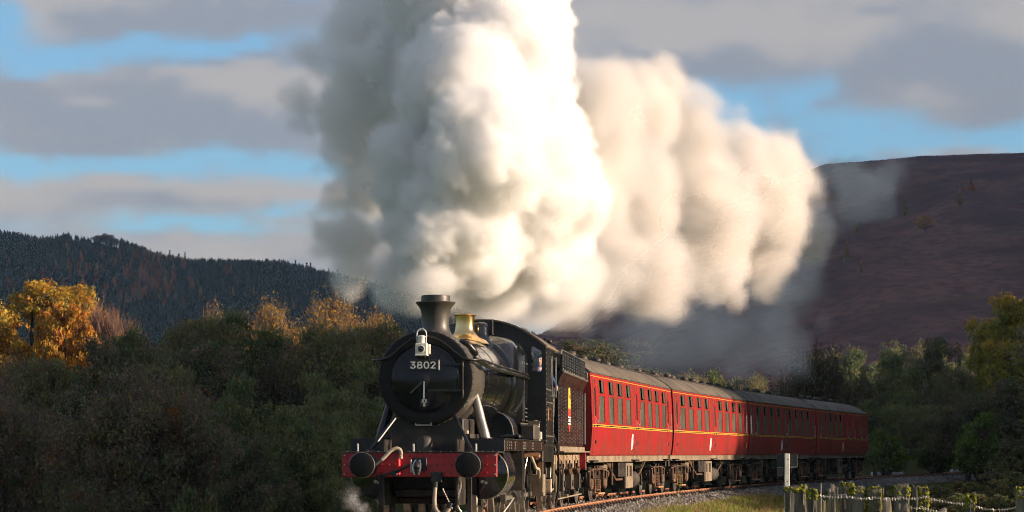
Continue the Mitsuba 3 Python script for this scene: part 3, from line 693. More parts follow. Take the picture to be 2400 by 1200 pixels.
# the lamp on the smokebox and the lamp on the running plate stand loose on their irons
def oil_lamp(label, x, y, z, s, face):
    k = thing('oil_lamp', label, 'lamp')
    tl = T(LM) @ T().translate([x, y, z]).scale(s)
    f = lambda n, m, b, sm=30: part(k, n, m, b, sm, M=tl)
    f('body', join(box(-.10, .10, -.09, .09, 0, .215, .012), box(-.106, .106, -.096, .096, 0, .02, .006)), 'cream_paint')
    f('chimney_cap', lathe([(.06, .20), (.058, .31), (.066, .315), (.066, .335), (.03, .35), (0, .352)], (0, 0, 0), (0, 0, 1), 20), 'cream_paint', 35)
    f('lens', lathe([(.052, -.092), (.052, -.106), (.04, -.112), (.0, -.118)], (0, 0, .115), (0, 1, 0), 24), 'lens_glass', 40)
    f('lens_rim', lathe([(.052, -.09), (.064, -.092), (.064, -.108), (.052, -.110)], (0, 0, .115), (0, 1, 0), 24), 'cream_paint', 40)
    f('handle', tube(smooth_path([(-.082, 0, .20), (-.082, 0, .33), (-.070, 0, .41), (-.035, 0, .45), (0, 0, .457), (.035, 0, .45), (.070, 0, .41), (.082, 0, .33), (.082, 0, .20)], 30), .009, 8), 'white_paint', 50)
    f('bracket', box(.10, .145, -.02, .05, .03, .20, .006), 'cream_paint')
    return k


oil_lamp('white oil lamp hanging at the top of the round smokebox door', -.035, .56, 2.885, .98, 0)
oil_lamp('white oil lamp standing on the running plate in front of the cab', 1.13, 9.05, 1.524, .86, 0)
lp('lamp_iron', box(1.085, 1.115, 8.86, 8.875, 1.522, 1.90, .006), 'white_paint')
lp('lamp_iron', box(-.06, .02, .66, .675, 2.84, 3.0, .005), 'ring_black')
# ------------------------------------------------------------------ tender
TENDER = thing('tender', 'black riveted tender with a lion crest coupled behind the locomotive', 'tender')


def tp_(name, mesh, bsdf, smooth=30, parent=None, **k):
    return part(parent or TENDER, name, mesh, bsdf, smooth, M=LM, **k)


TA, TB = 13.9, 21.9
prof = [(1.205, 1.42), (1.205, 2.72), (1.212, 2.80), (1.235, 2.88), (1.27, 2.95), (1.305, 3.0), (1.31, 3.04), (1.295, 3.05), (1.26, 3.05)]
tank = Polygon(prof + [(-x, z) for x, z in prof[::-1]])
tk = tp_('tank', prism(tank, 'y', TA, TB), 'tender_black', 40)
for sx in (-1, 1):
    tp_('coal_plate', prism(Polygon([(TA - .05, 3.045), (TB - .55, 3.045), (TB - .55, 3.50), (TA + .12, 3.50), (TA - .05, 3.40)]), 'x', *sorted((sx * 1.255, sx * 1.29))), 'tender_black', False)
    tp_('beading', join(tube([(sx * 1.31, TA, 3.045), (sx * 1.31, TB, 3.045)], .022, 8), tube([(sx * 1.275, TA - .05, 3.40), (sx * 1.275, TA + .12, 3.505), (sx * 1.275, TB - .55, 3.505), (sx * 1.275, TB - .55, 3.05)], .014, 6), tube([(sx * 1.30, TB - .04, 3.05), (sx * 1.30, TB - .04, 3.24), (sx * 1.30, TB - .5, 3.26)], .016, 6)), 'worn_steel')
    rv = [(sx * 1.29, y, z) for y in np.linspace(TA + .25, TB - .7, 11) for z in np.arange(3.10, 3.47, .062)]
    tp_('rivet', domes(rv, (sx, 0, 0), .023), 'polished_steel', 40, parent=tk, kind='stuff')
    rv = [(sx * 1.205, y, z) for i, y in enumerate(np.linspace(TA + .35, TB - .3, 13)) for z in np.arange(1.52 + .03 * (i % 2), 2.70, .082) if not (16.5 < y < 17.9 and 1.95 < z < 2.75) and rng.random() > .06]
    rv += [(sx * 1.205, TA + .06, z) for z in np.arange(1.48, 2.7, .045)]
    tp_('rivet', domes(rv, (sx, 0, 0), .022), 'polished_steel', 40, parent=tk, kind='stuff')
    tp_('lining', box(*sorted((sx * 1.205, sx * 1.209)), TA + .1, TB - .05, 1.985, 2.003), 'polished_steel', False)
    tp_('running_board', join(box(*sorted((sx * .9, sx * 1.34)), TA - .1, TB + .45, 1.295, 1.325, .005), box(*sorted((sx * 1.20, sx * 1.24)), TA, TB, 1.325, 1.425)), 'underframe_brown')
    fr = Polygon([(TA + .1, 1.285), (TB + .1, 1.285), (TB + .1, .95), (TB - .1, .95), (TB - .15, 1.04), (TA + .3, 1.04), (TA + .2, .62), (TA + .1, .62)])
    for y in (14.9, 17.4, 20.1):
        fr = fr.union(Polygon([(y - .42, 1.1), (y + .42, 1.1), (y + .30, .42), (y - .30, .42)]).difference(sbox(y - .15, .40, y + .15, .95)))
        fr = fr.difference(sbox(y + .95, 1.12, y + 1.15, 1.2))
    tp_('side_frame', prism(fr, 'x', *sorted((sx * 1.06, sx * 1.10))), 'underframe_brown', False)
    for y in (14.9, 17.4, 20.1):
        ax = tp_('axle_box', join(box(*sorted((sx * 1.06, sx * 1.26)), y - .14, y + .14, .44, .80, .02), cyl((sx * 1.26, y, .6), (sx * 1.29, y, .6), .07, n=12)), 'cast_iron')
        tp_('spring', join(*[box(*sorted((sx * 1.10, sx * 1.22)), y - .52 + .07 * k, y + .52 - .07 * k, .90 - .022 * k, .918 - .022 * k) for k in range(6)], cyl((sx * 1.16, y - .5, .90), (sx * 1.16, y - .5, 1.12), .022, n=6), cyl((sx * 1.16, y + .5, .90), (sx * 1.16, y + .5, 1.12), .022, n=6), box(*sorted((sx * 1.08, sx * 1.24)), y - .07, y + .07, .78, .95)), 'bogie_brown', parent=ax)
        for q in (-.5, .5):
            tp_('spring_hanger', hull([(sx * 1.10, y + q - .10, 1.28), (sx * 1.10, y + q + .10, 1.28), (sx * 1.18, y + q - .03, 1.06), (sx * 1.18, y + q + .03, 1.06)]), 'rust_bright')
        wheel(TENDER, 'wheel', sx * .75, y, .62, 10, tp_, balance=False)
    tp_('brake_hanger', join(*[tube([(sx * .9, y, 1.1), (sx * .95, y + .1, .5), (sx * .86, y - .12, .42)], .03, 6) for y in (15.9, 18.5, 21.2)], *[box(*sorted((sx * .80, sx * .92)), y - .1, y + .02, .4, .72, .02) for y in (15.75, 18.35, 21.0)]), 'hose_buff')
tp_('guard_board', join(box(1.12, 1.20, 16.6, 17.0, .30, .35), box(1.15, 1.17, 14.0, 21.8, .27, .30)), 'underframe_brown')
tp_('frame', join(box(-1.0, 1.0, TA, TB, 1.20, 1.29), box(-.6, -.56, TA, TB, .5, 1.2), box(.56, .6, TA, TB, .5, 1.2), box(-1.2, 1.2, TA - 1.1, TA, 1.40, 1.46)), 'oily_black')
bb = tp_('buffer_beam', box(-1.26, 1.26, TB + .1, TB + .17, .90, 1.29, .006), 'beam_red')
tp_('rear_handrail', join(tube([(1.24, TB + .04, 1.5), (1.24, TB + .04, 2.75)], .016, 8), tube([(1.05, TB + .10, 1.5), (1.05, TB + .10, 2.9)], .016, 8)), 'worn_steel')
tp_('filler_dome', join(lathe([(.42, 3.0), (.42, 3.12), (.36, 3.3), (.2, 3.4), (0, 3.42)], (0, TB - .9, 0), (0, 0, 1), 28)), 'satin_black', 40)
tp_('fire_iron', tube([(.95, TA + .2, 3.62), (.95, TB - .8, 3.56)], .02, 6), 'cast_iron')
cbits = []
for k in range(420):
    x, y = rng.uniform(-1.15, 1.15), rng.uniform(TA + .1, TB - 1.4)
    h = 3.05 + .42 * (1 - (x / 1.3) ** 2) * (1 - abs((y - TA - 2.5) / 5.2) ** 2) + rng.uniform(-.05, .05)
    m = hull(rng.normal(0, 1, (8, 3)) * [.07, .07, .06] + [x, y, min(h, 3.45)])
    cbits.append(m)
labels['coal_load'] = {'label': 'heap of black coal in the tender', 'category': 'coal', 'kind': 'stuff'}
part(None, 'coal_load', join(*cbits), 'letter_black', False, M=LM)
# crest: a lion standing on a crown and a ringed wheel, seen edge-on from the front
cx, cz = 17.2, 2.02


def crest(name, poly, bsdf, d, parent):
    tp_(name, join(prism(Polygon([(cx + y, cz + z) for y, z in poly]) if isinstance(poly, list) else poly, 'x', 1.205, 1.205 + d)), bsdf, False, parent=parent)


k_ = tp_('crest', prism(Polygon([(cx - .36, cz + .26), (cx + .30, cz + .26), (cx + .32, cz + .46), (cx + .22, cz + .62), (cx + .16, cz + .74), (cx - .08, cz + .78), (cx - .30, cz + .70), (cx - .34, cz + .5)]).difference(Polygon([(cx - .1, cz + .36), (cx + .08, cz + .36), (cx, cz + .44)])).difference(sbox(cx - .05, cz + .50, cx + .2, cz + .58)).difference(sbox(cx + .0, cz + .66, cx + .12, cz + .70)), 'x', 1.205, 1.209), 'crest_yellow', False)
crest('red_ground', [(-.38, .09), (.34, .09), (.32, .27), (-.36, .27)], 'crest_red', .0045, k_)
crest('band', [(-.42, -.085), (.38, -.085), (.38, .07), (-.42, .07)], 'letter_black', .004, k_)
crest('white_bar', [(-.42, .055), (.38, .055), (.38, .085), (-.42, .085)], 'letter_white', .0055, k_)
crest('white_bar', [(-.42, -.09), (.38, -.09), (.38, -.06), (-.42, -.06)], 'letter_white', .0055, k_)
crest('shield', [(-.30, -.035), (.26, -.035), (.26, .035), (-.30, .035)], 'letter_white', .0055, k_)
crest('red_foot', [(-.30, -.10), (.26, -.10), (.08, -.25), (-.10, -.25)], 'crest_red', .0045, k_)

# ------------------------------------------------------------------ coaches
CL = 18.55
ZS = np.array([1.24, 1.5, 1.75, 1.98, 2.12, 2.72, 2.86, 3.16, 3.33])
XS = np.array([1.325, 1.36, 1.378, 1.385, 1.383, 1.366, 1.36, 1.336, 1.318])


def xside(z):
    return np.interp(z, ZS, XS)


def on_side(poly, out=0.0, thick=.03):
    """A (y, z) polygon laid on the curved right-hand body side, standing out by 'out'."""
    res = []
    for a, b in zip(ZS[:-1], ZS[1:]):
        g = poly.intersection(sbox(-1, a, 40, b))
        if g.is_empty or g.area < 1e-6:
            continue
        for q in getattr(g, 'geoms', [g]):
            if q.geom_type == 'Polygon' and q.area > 1e-6:
                V, F = prism(q, 'x', 0, thick)
                V = V.copy()
                V[:, 0] = xside(V[:, 2]) + out - thick + V[:, 0]
                res.append((V, F))
    return join(*res)


WIN = (2.07, 2.76, 2.83, 3.165)      # sill, top of the pane, foot and head of the sliding light


def layout(kind):
    """Windows (y, half width, kind) and doors (y) along one side, front end first."""
    if kind == 'open':
        g = CL / 18.55
        w = [(1.95 + 1.83 * k, .48, 'w') for k in range(4)] + [(10.75 + 1.83 * k, .48, 'w') for k in range(4)]
        return [(a * g, b, c) for a, b, c in w], [.62, 9.30, 17.35]
    if kind == 'toilet_rear':
        return layout('open')[0][:8] + [(18.12, .22, 'f')], [.62, 9.30, 17.45]
    if kind == 'toilet_front':
        return [(.42, .22, 'f')] + [(2.1 + 1.83 * k, .48, 'w') for k in range(4)] + [(10.75 + 1.83 * k, .48, 'w') for k in range(4)], [1.10, 9.30, 17.6]
    return [(3.0 + 1.75 * k, .46, 'w') for k in range(4)], [.62, 10.4, 12.8, 15.6, 17.5]


def coach(label, kind, M, roundel_y, seed):
    K = thing('railway_coach', label, 'coach', 'red coaches of the train')
    rr = np.random.default_rng(seed)

    def cp(name, mesh, bsdf, smooth=30, parent=None, **k):
        return part(parent or K, name, mesh, bsdf, smooth, M=M, **k)
    wins, doors = layout(kind)
    side = sbox(.05, 1.24, CL - .05, 3.33)
    for y, hw, c in wins:
        side = side.difference(sbox(y - hw, WIN[0], y + hw, WIN[1], ).buffer(.03, quad_segs=3)).difference(sbox(y - hw, WIN[2], y + hw, WIN[3]).buffer(.02, quad_segs=3))
    for y in doors:
        side = side.difference(sbox(y - .31, 1.29, y + .31, 3.26))
    sd_ = on_side(side)
    ends = prism(Polygon(list(zip(XS, ZS)) + [(-x, z) for x, z in zip(XS[::-1], ZS[::-1])]), 'y', 0, .05)
    left = on_side(sbox(.05, 1.24, CL - .05, 3.33))
    cp('body', join(sd_, mirror(left), ends, moved(ends, 0, CL - .05, 0), box(-1.3, 1.3, .05, CL - .05, 1.22, 1.26)), 'coach_red', False)
    cp('interior', box(-1.26, 1.26, .12, CL - .12, 1.27, 3.35), 'dark_void', False)  # black shell, the unlit inside painted dark behind the window gaps
    # roof
    t = np.linspace(-1, 1, 33)
    zz = 3.335 + (3.86 - 3.335) * (1 - np.abs(t) ** 2.35)
    ro = Polygon([(a * 1.335, b) for a, b in zip(t, zz)] + [(1.32, 3.31), (-1.32, 3.31)])
    if kind == 'brake':
        secs = [(.0, 1), (CL - 1.5, 1), (CL - .7, .985), (CL - .2, .95), (CL, .90)]
    else:
        secs = [(0, 1), (CL, 1)]
    ring = np.array([(a * 1.335, b) for a, b in zip(t, zz)] + [(1.32, 3.31), (-1.32, 3.31)])
    V, F, n = [], [], len(ring)
    for y, s in secs:
        V.append(np.stack([ring[:, 0] * (1 if s > .99 else s ** .3), np.full(n, y), 3.31 + (ring[:, 1] - 3.31) * s], 1))
    V = np.vstack(V)
    i = np.arange(n)
    j = (i + 1) % n
    for k in range(len(secs) - 1):
        F += [np.stack([k * n + i, (k + 1) * n + i, (k + 1) * n + j], 1), np.stack([k * n + i, (k + 1) * n + j, k * n + j], 1)]
    capm = prism(ro, 'y', .0, .03)
    rf = cp('roof', join((V, np.vstack(F)), capm), 'roof_grey', 35)
    cp('rain_strip', join(box(1.322, 1.345, 0, CL, 3.315, 3.338), box(-1.345, -1.322, 0, CL, 3.315, 3.338)), 'cast_iron', False, parent=rf)
    vy = {'open': (1.0, 4.6, 8.0, 9.6, 13.0, 16.0), 'toilet_rear': (1.1, 4.4, 6.2, 8.2, 10.0, 11.9, 13.7, 15.6, 17.4), 'toilet_front': (.5, 3.2, 6.4, 8.6, 10.2, 13.2, 16.2), 'brake': (3.4, 5.6, 7.8, 10.0, 13)}[kind]
    for y in vy:
        x = .0 if rr.random() < .5 else .16
        cp('roof_ventilator', join(lathe([(.05, 3.82), (.055, 3.89), (.12, 3.90), (.14, 3.93), (.135, 3.99), (.09, 4.03), (0, 4.045)], (x, y, 0), (0, 0, 1), 16), box(x - .08, x + .08, y - .12, y + .12, 3.84, 3.87, .01)), 'cast_iron', 35, parent=rf)
    cp('conduit', tube([(.30, .1, 3.86), (.30, CL * .55, 3.865), (.34, CL * .6, 3.858), (.55, CL - .3, 3.83), (.95, CL - .1, 3.70)], .014, 5), 'cast_iron', parent=rf)
    # windows
    for y, hw, c in wins:
        fr = sbox(y - hw, WIN[0], y + hw, WIN[1]).buffer(.045, quad_segs=3).difference(sbox(y - hw, WIN[0], y + hw, WIN[1]).buffer(.005, quad_segs=3))
        ft = sbox(y - hw, WIN[2], y + hw, WIN[3]).buffer(.030, quad_segs=3).difference(sbox(y - hw, WIN[2], y + hw, WIN[3]).buffer(.004, quad_segs=3))
        wk = cp('window', join(on_side(fr, .006, .03), on_side(ft, .005, .03)), 'coach_red', False)
        if c == 'f':
            cp('pane', on_side(sbox(y - hw, WIN[0], y + hw, WIN[1]).buffer(.02), -.016, .008), 'frosted_cream', False, parent=wk, label='cream frosted window pane')
            cp('top_pane', on_side(sbox(y - hw, WIN[2], y + hw, WIN[3]).buffer(.01), -.016, .008), 'window_glass', False, parent=wk)
        else:
            cp('pane', on_side(sbox(y - hw, WIN[0], y + hw, WIN[1]).buffer(.02), -.014, .008), 'window_glass', False, parent=wk)
            o = .42 * hw + rr.uniform(-.04, .04)
            cp('sliding_light', on_side(sbox(y - hw, WIN[2], y - o, WIN[3]), -.016, .006), 'window_glass', False, parent=wk)
            cp('sliding_light', on_side(sbox(y + o * .55, WIN[2], y + hw, WIN[3]), -.010, .006), 'window_glass', False, parent=wk)
            cp('catch', join(on_side(sbox(y - o - .05, WIN[2] - .012, y - o + .02, WIN[2] + .03), .012, .02), on_side(sbox(y + o * .55 - .02, WIN[2] - .012, y + o * .55 + .04, WIN[2] + .03), .012, .02)), 'dark_void', False, parent=wk)
    for y in doors:
        dr_ = sbox(y - .303, 1.297, y + .303, 3.253)
        slot = sbox(y - .20, 2.20, y + .20, 2.97)
        dk = cp('door', on_side(dr_.difference(slot.buffer(.02, quad_segs=3)), .004, .03), 'coach_red', False)
        cp('droplight', join(on_side(slot.buffer(.018, quad_segs=3).difference(slot.buffer(-.03)), -.008, .02)), 'coach_red', False, parent=dk)
        cp('pane', on_side(slot, -.03, .006), 'window_glass', False, parent=dk)
        cp('hood', join(box(1.33, 1.352, y - .07, y + .07, 3.06, 3.15, .006)), 'letter_black', False, parent=dk)
        cp('grab_rail', join(tube([(1.425, y + .42, 2.02), (1.425, y + .42, 2.52)], .012, 6), tube([(1.37, y + .42, 2.03), (1.425, y + .42, 2.03)], .011, 5), tube([(1.35, y + .42, 2.5), (1.425, y + .42, 2.5)], .011, 5)), 'worn_steel', parent=dk)
        cp('handle', join(box(1.385, 1.425, y + .20, y + .27, 2.06, 2.12, .008), box(1.40, 1.42, y + .15, y + .27, 2.08, 2.10)), 'polished_steel', False, parent=dk)
        cp('hinge', join(box(1.385, 1.405, y - .34, y - .27, 1.955, 2.005, .004), box(1.385, 1.405, y + .22, y + .30, 1.955, 2.005, .004), box(1.37, 1.402, y + .03, y + .15, 1.53, 1.62, .008)), 'letter_black', False, parent=dk)
        cp('step', box(1.25, 1.42, y - .32, y + .32, 1.06, 1.10, .006), 'letter_black', False, parent=dk)
    for z0, z1, b in ((2.000, 2.018, 'lining_yellow'), (1.956, 1.974, 'lining_yellow'), (1.975, 1.999, 'letter_black'), (3.238, 3.250, 'lining_yellow')):
        cp('lining', on_side(sbox(.05, z0, CL - .05, z1), .0072, .012), b, False)
    ry = roundel_y
    th = np.linspace(0, 2 * PI, 29)[:-1]
    rd = cp('roundel', on_side(Polygon([(ry + .20 * math.cos(a), 1.595 + .23 * math.sin(a)) for a in th]), .006, .012), 'white_paint', False)
    cp('ring', on_side(Polygon([(ry + .15 * math.cos(a), 1.595 + .17 * math.sin(a)) for a in th]).difference(Polygon([(ry + .13 * math.cos(a), 1.595 + .15 * math.sin(a)) for a in th])), .0085, .012), 'coach_red', False, parent=rd)
    if kind == 'toilet_rear':
        cp('orange_label', on_side(sbox(17.9, 1.50, 18.15, 1.66), .006, .01), 'orange_label', False)
    # underframe
    cp('solebar', join(box(1.20, 1.25, 0, CL, 1.055, 1.222, .004), box(-1.25, -1.20, 0, CL, 1.055, 1.222, .004), box(1.18, 1.29, 0, CL, 1.045, 1.06)), 'underframe_brown', False)
    cp('floor_frame', join(box(-1.2, 1.2, 0, CL, 1.08, 1.20), *[box(-1.2, 1.2, y, y + .1, .95, 1.08) for y in (3.5, 6.5, 9.2, 12, 15)]), 'oily_black', False)
    bx = cp('battery_box', join(box(.30, 1.225, 7.9, 9.5, .28, 1.02, .015), box(.28, 1.215, 6.6, 7.8, .62, 1.02, .015)), 'oily_black', False)  # black body, its front face painted as unlit
    cp('lit_side_panel', join(box(1.225, 1.242, 7.92, 9.48, .30, .62), box(1.225, 1.242, 7.92, 8.1, .62, 1.0), box(1.225, 1.242, 8.4, 8.7, .62, 1.0), box(1.225, 1.242, 9.2, 9.48, .62, 1.0), box(1.225, 1.242, 7.92, 9.48, .93, 1.0)), 'underframe_brown', False, parent=bx)  # sunlit side of the box painted as a paler panel
    cp('vacuum_cylinder', lathe([(0, .48), (.20, .48), (.24, .53), (.27, 1.0), (0, 1.04)], (.85, 4.9, 0), (0, 0, 1), 20), 'underframe_brown', 35)
    cp('air_tank', join(cyl((.95, 9.9, .52), (.95, 11.6, .52), .24, n=20), ball((.95, 9.9, .52), (.24, .10, .24)), ball((.95, 11.6, .52), (.24, .10, .24))), 'cast_iron', 35)
    cp('truss_rod', join(*[tube([(1.12 * sx, 4.6, 1.05), (1.12 * sx, 6.6, .55), (1.12 * sx, 11.4, .55), (1.12 * sx, 13.4, 1.05)], .03, 6) for sx in (-1, 1)], tube([(1.15, 5.6, .42), (1.15, 5.6, 1.05)], .03, 6), tube([(1.12, 9.3, .58), (1.12, 9.3, 1.05)], .03, 6), hull([(1.0, 5.1, 1.05), (1.1, 5.1, 1.05), (1.0, 5.9, 1.05), (1.1, 5.9, 1.05), (1.05, 5.6, .62), (1.07, 5.5, .62)])), 'bogie_brown')
    for e in (0, CL):
        s = -1 if e == 0 else 1
        gw = cp('gangway', join(box(-.50, .50, *sorted((e, e + s * .20)), 1.15, 3.36, .03), box(-.56, .56, *sorted((e + s * .05, e + s * .09)), 1.10, 3.44, .02), box(-.56, .56, *sorted((e + s * .13, e + s * .17)), 1.10, 3.44, .02)), 'rubber_black', False) if not (kind == 'brake' and e) else None
        for sx in (-.86, .86):
            cp('buffer', lathe([(0, .34), (.2, .335), (.225, .31), (.2, .29), (.06, .28), (.06, .15), (.11, .14), (.13, 0)], (sx, e, 1.05), (0, s, 0), 24), 'cast_iron', 35)
        cp('jumper_cable', join(*[tube(smooth_path([(.7 + .12 * q, e, 1.0), (.7 + .12 * q, e + s * .15, .72), (.72 + .1 * q, e + s * .22, .62)], 10), .025, 6) for q in range(3)], box(1.0, 1.2, *sorted((e - s * .1, e - s * .35)), .85, 1.06, .01)), 'oily_black')
    # bogies
    for yc in (2.45, CL - 2.45):
        def bg(name, mesh, bsdf, smooth=30, parent=None, **k):
            return part(parent or K, name, (lambda: moved(mesh(), 0, 0, 0)), bsdf, smooth, M=T(M) @ T().translate([0, yc, 0]), cid='bogie' + name, **k)

        def fr():
            out = []
            for sx in (-1, 1):
                out += [box(*sorted((sx * 1.0, sx * 1.06)), -1.75, 1.75, .60, .76, .01), box(*sorted((sx * .98, sx * 1.12)), -.35, .35, .42, .86, .015), box(*sorted((sx * 1.02, sx * 1.18)), -1.7, 1.7, .86, .885)]
                for y in (-1.3, 1.3):
                    out += [hull([(sx * 1.02, y - .55, .80), (sx * 1.14, y - .55, .80), (sx * 1.02, y + .55, .80), (sx * 1.14, y + .55, .80), (sx * 1.05, y - .22, .42), (sx * 1.10, y + .22, .42), (sx * 1.05, y + .22, .42), (sx * 1.10, y - .22, .42)])]
            out += [box(-1.0, 1.0, -.25, .25, .60, .84, .02), box(-1.0, 1.0, -1.75, -1.65, .55, .70), box(-1.0, 1.0, 1.65, 1.75, .55, .70)]
            return join(*out)
        bk = bg('bogie', fr, 'oily_black', False)
        for y in (-1.3, 1.3):
            for sx in (-1, 1):
                bg(f'axle_box', lambda: join(*[join(box(*sorted((s * 1.06, s * 1.24)), q - .15, q + .15, .34, .62, .03), box(*sorted((s * 1.10, s * 1.22)), q - .34, q - .24, .40, .84, .01), box(*sorted((s * 1.10, s * 1.22)), q + .24, q + .34, .40, .84, .01)) for s in (1,) for q in (-1.3,)]), 'bogie_brown', parent=bk) if (y < 0 and sx > 0) else part(bk, 'axle_box', (lambda y=y, sx=sx: join(box(*sorted((sx * 1.06, sx * 1.24)), y - .15, y + .15, .34, .62, .03), box(*sorted((sx * 1.10, sx * 1.22)), y - .34, y - .24, .40, .84, .01), box(*sorted((sx * 1.10, sx * 1.22)), y + .24, y + .34, .40, .84, .01))), 'bogie_brown', 30, M=T(M) @ T().translate([0, yc, 0]), cid=f'ab{y}{sx}')
                part(bk, 'wheel', (lambda y=y, sx=sx: join(lathe([(.0, -.02), (.30, -.02), (.36, -.065), (.455, -.065), (.457, .05), (.48, .055), (.48, .07), (.30, .07), (.28, .03), (0, .03)], (sx * .75, y, .457), (-sx, 0, 0), 36), cyl((0, y, .457), (sx * 1.1, y, .457), .07, n=10))), 'cast_iron', 35, M=T(M) @ T().translate([0, yc, 0]), cid=f'bw{y}{sx}')
        for sx in (-1, 1):
            part(bk, 'bolster_spring', (lambda sx=sx: join(*[lathe([(.075, z), (.12, z + .02), (.075, z + .04)], (sx * 1.12, q, 0), (0, 0, 1), 12) for q in (-.16, .16) for z in np.arange(.34, .66, .045)], box(*sorted((sx * 1.0, sx * 1.22)), -.34, .34, .30, .34, .008), tube([(sx * 1.16, -.42, .32), (sx * 1.16, -.42, .95)], .022, 6), tube([(sx * 1.16, .42, .32), (sx * 1.16, .42, .95)], .022, 6))), 'bogie_brown', 35, M=T(M) @ T().translate([0, yc, 0]), cid=f'bs{sx}')
            part(bk, 'footboard', (lambda sx=sx: join(box(*sorted((sx * 1.14, sx * 1.30)), -.62, .62, .215, .25, .004), box(*sorted((sx * 1.16, sx * 1.19)), -.5, -.46, .25, .6), box(*sorted((sx * 1.16, sx * 1.19)), .46, .5, .25, .6))), 'rust_bright', 30, M=T(M) @ T().translate([0, yc, 0]), cid=f'fb{sx}')
            part(bk, 'brake_rod', (lambda sx=sx: join(tube([(sx * 1.2, -1.9, .80), (sx * 1.2, -.9, .86), (sx * 1.2, .9, .86), (sx * 1.2, 1.9, .80)], .018, 5), tube([(sx * .9, -1.95, .95), (sx * .92, -1.95, .4), (sx * .8, -1.85, .36)], .03, 6), tube([(sx * .9, 1.95, .95), (sx * .92, 1.95, .4), (sx * .8, 1.85, .36)], .03, 6))), 'bogie_brown', 30, M=T(M) @ T().translate([0, yc, 0]), cid=f'br{sx}')
    return K


ENDS = [(.62, 66.75), (3.80, 84.95), (7.95, 104.0), (12.72, 122.4), (17.42, 139.4)]
SPEC = [('red coach directly behind the black tender', 'open', 8.3, 1), ('second coach, the brightest red one, with an orange label at its rear end', 'toilet_rear', 8.3, 2),
        ('third coach, with a cream frosted window at its front end', 'toilet_front', 8.3, 3), ('last coach of the train, dark red with a rounded roof end, in the shade', 'brake', 8.9, 4)]
for (a, b, spec) in zip(ENDS[:-1], ENDS[1:], SPEC):
    ux, uy = b[0] - a[0], b[1] - a[1]
    Ls = math.hypot(ux, uy)
    M = T().translate([a[0] + ux / Ls * .22, a[1] + uy / Ls * .22, 0]).rotate([0, 0, 1], -math.degrees(math.atan2(ux, uy))).scale([1, (Ls - .44) / CL, 1])
    coach(spec[0], spec[1], M, spec[2], spec[3])
# ------------------------------------------------------------------ trees
def tri_cards(c, d, w, size, width):
    """One triangle per leaf: c centre, d along, w across (unit)."""
    a = c - d * (size * .5)[:, None]
    v = np.stack([a - w * (width * .5)[:, None], a + w * (width * .5)[:, None], c + d * (size * .6)[:, None]], 1)
    n = len(c)
    return v.reshape(-1, 3), np.arange(3 * n).reshape(-1, 3)


def unit(v):
    return v / (np.linalg.norm(v, axis=-1, keepdims=True) + 1e-9)


def limb_tubes(r, tips, base, H, R0, k=12, up=.35):
    """Tapered trunk and limbs from the ground to the given tips."""
    out = [tube(smooth_path([(0, 0, -.6), (r.uniform(-.1, .1), r.uniform(-.1, .1), base * .5), (0, 0, base), (r.uniform(-.3, .3), r.uniform(-.3, .3), H * .62), (0, 0, H * .86)], 12), np.linspace(R0, R0 * .18, 12) + R0 * .35 * np.exp(-np.arange(12) / 1.2), 8)]
    for t in tips[:k]:
        z0 = base * r.uniform(.75, 1.5)
        z0 = min(z0, t[2] * .8)
        p0 = np.array([0, 0, z0])
        mid = p0 + (t - p0) * .5 + np.array([0, 0, -.10 * np.linalg.norm(t[:2])]) + r.normal(0, .15, 3)
        out.append(tube(smooth_path([p0, mid, t], 8), np.linspace(R0 * .42, R0 * .07, 8), 6))
        for q in range(3):
            e = t + unit(r.normal(0, 1, 3) + [0, 0, .6]) * r.uniform(.8, 1.8)
            out.append(tube([mid + (t - mid) * r.uniform(.1, .8), e], [R0 * .10, R0 * .03], 5))
    return join(*out)


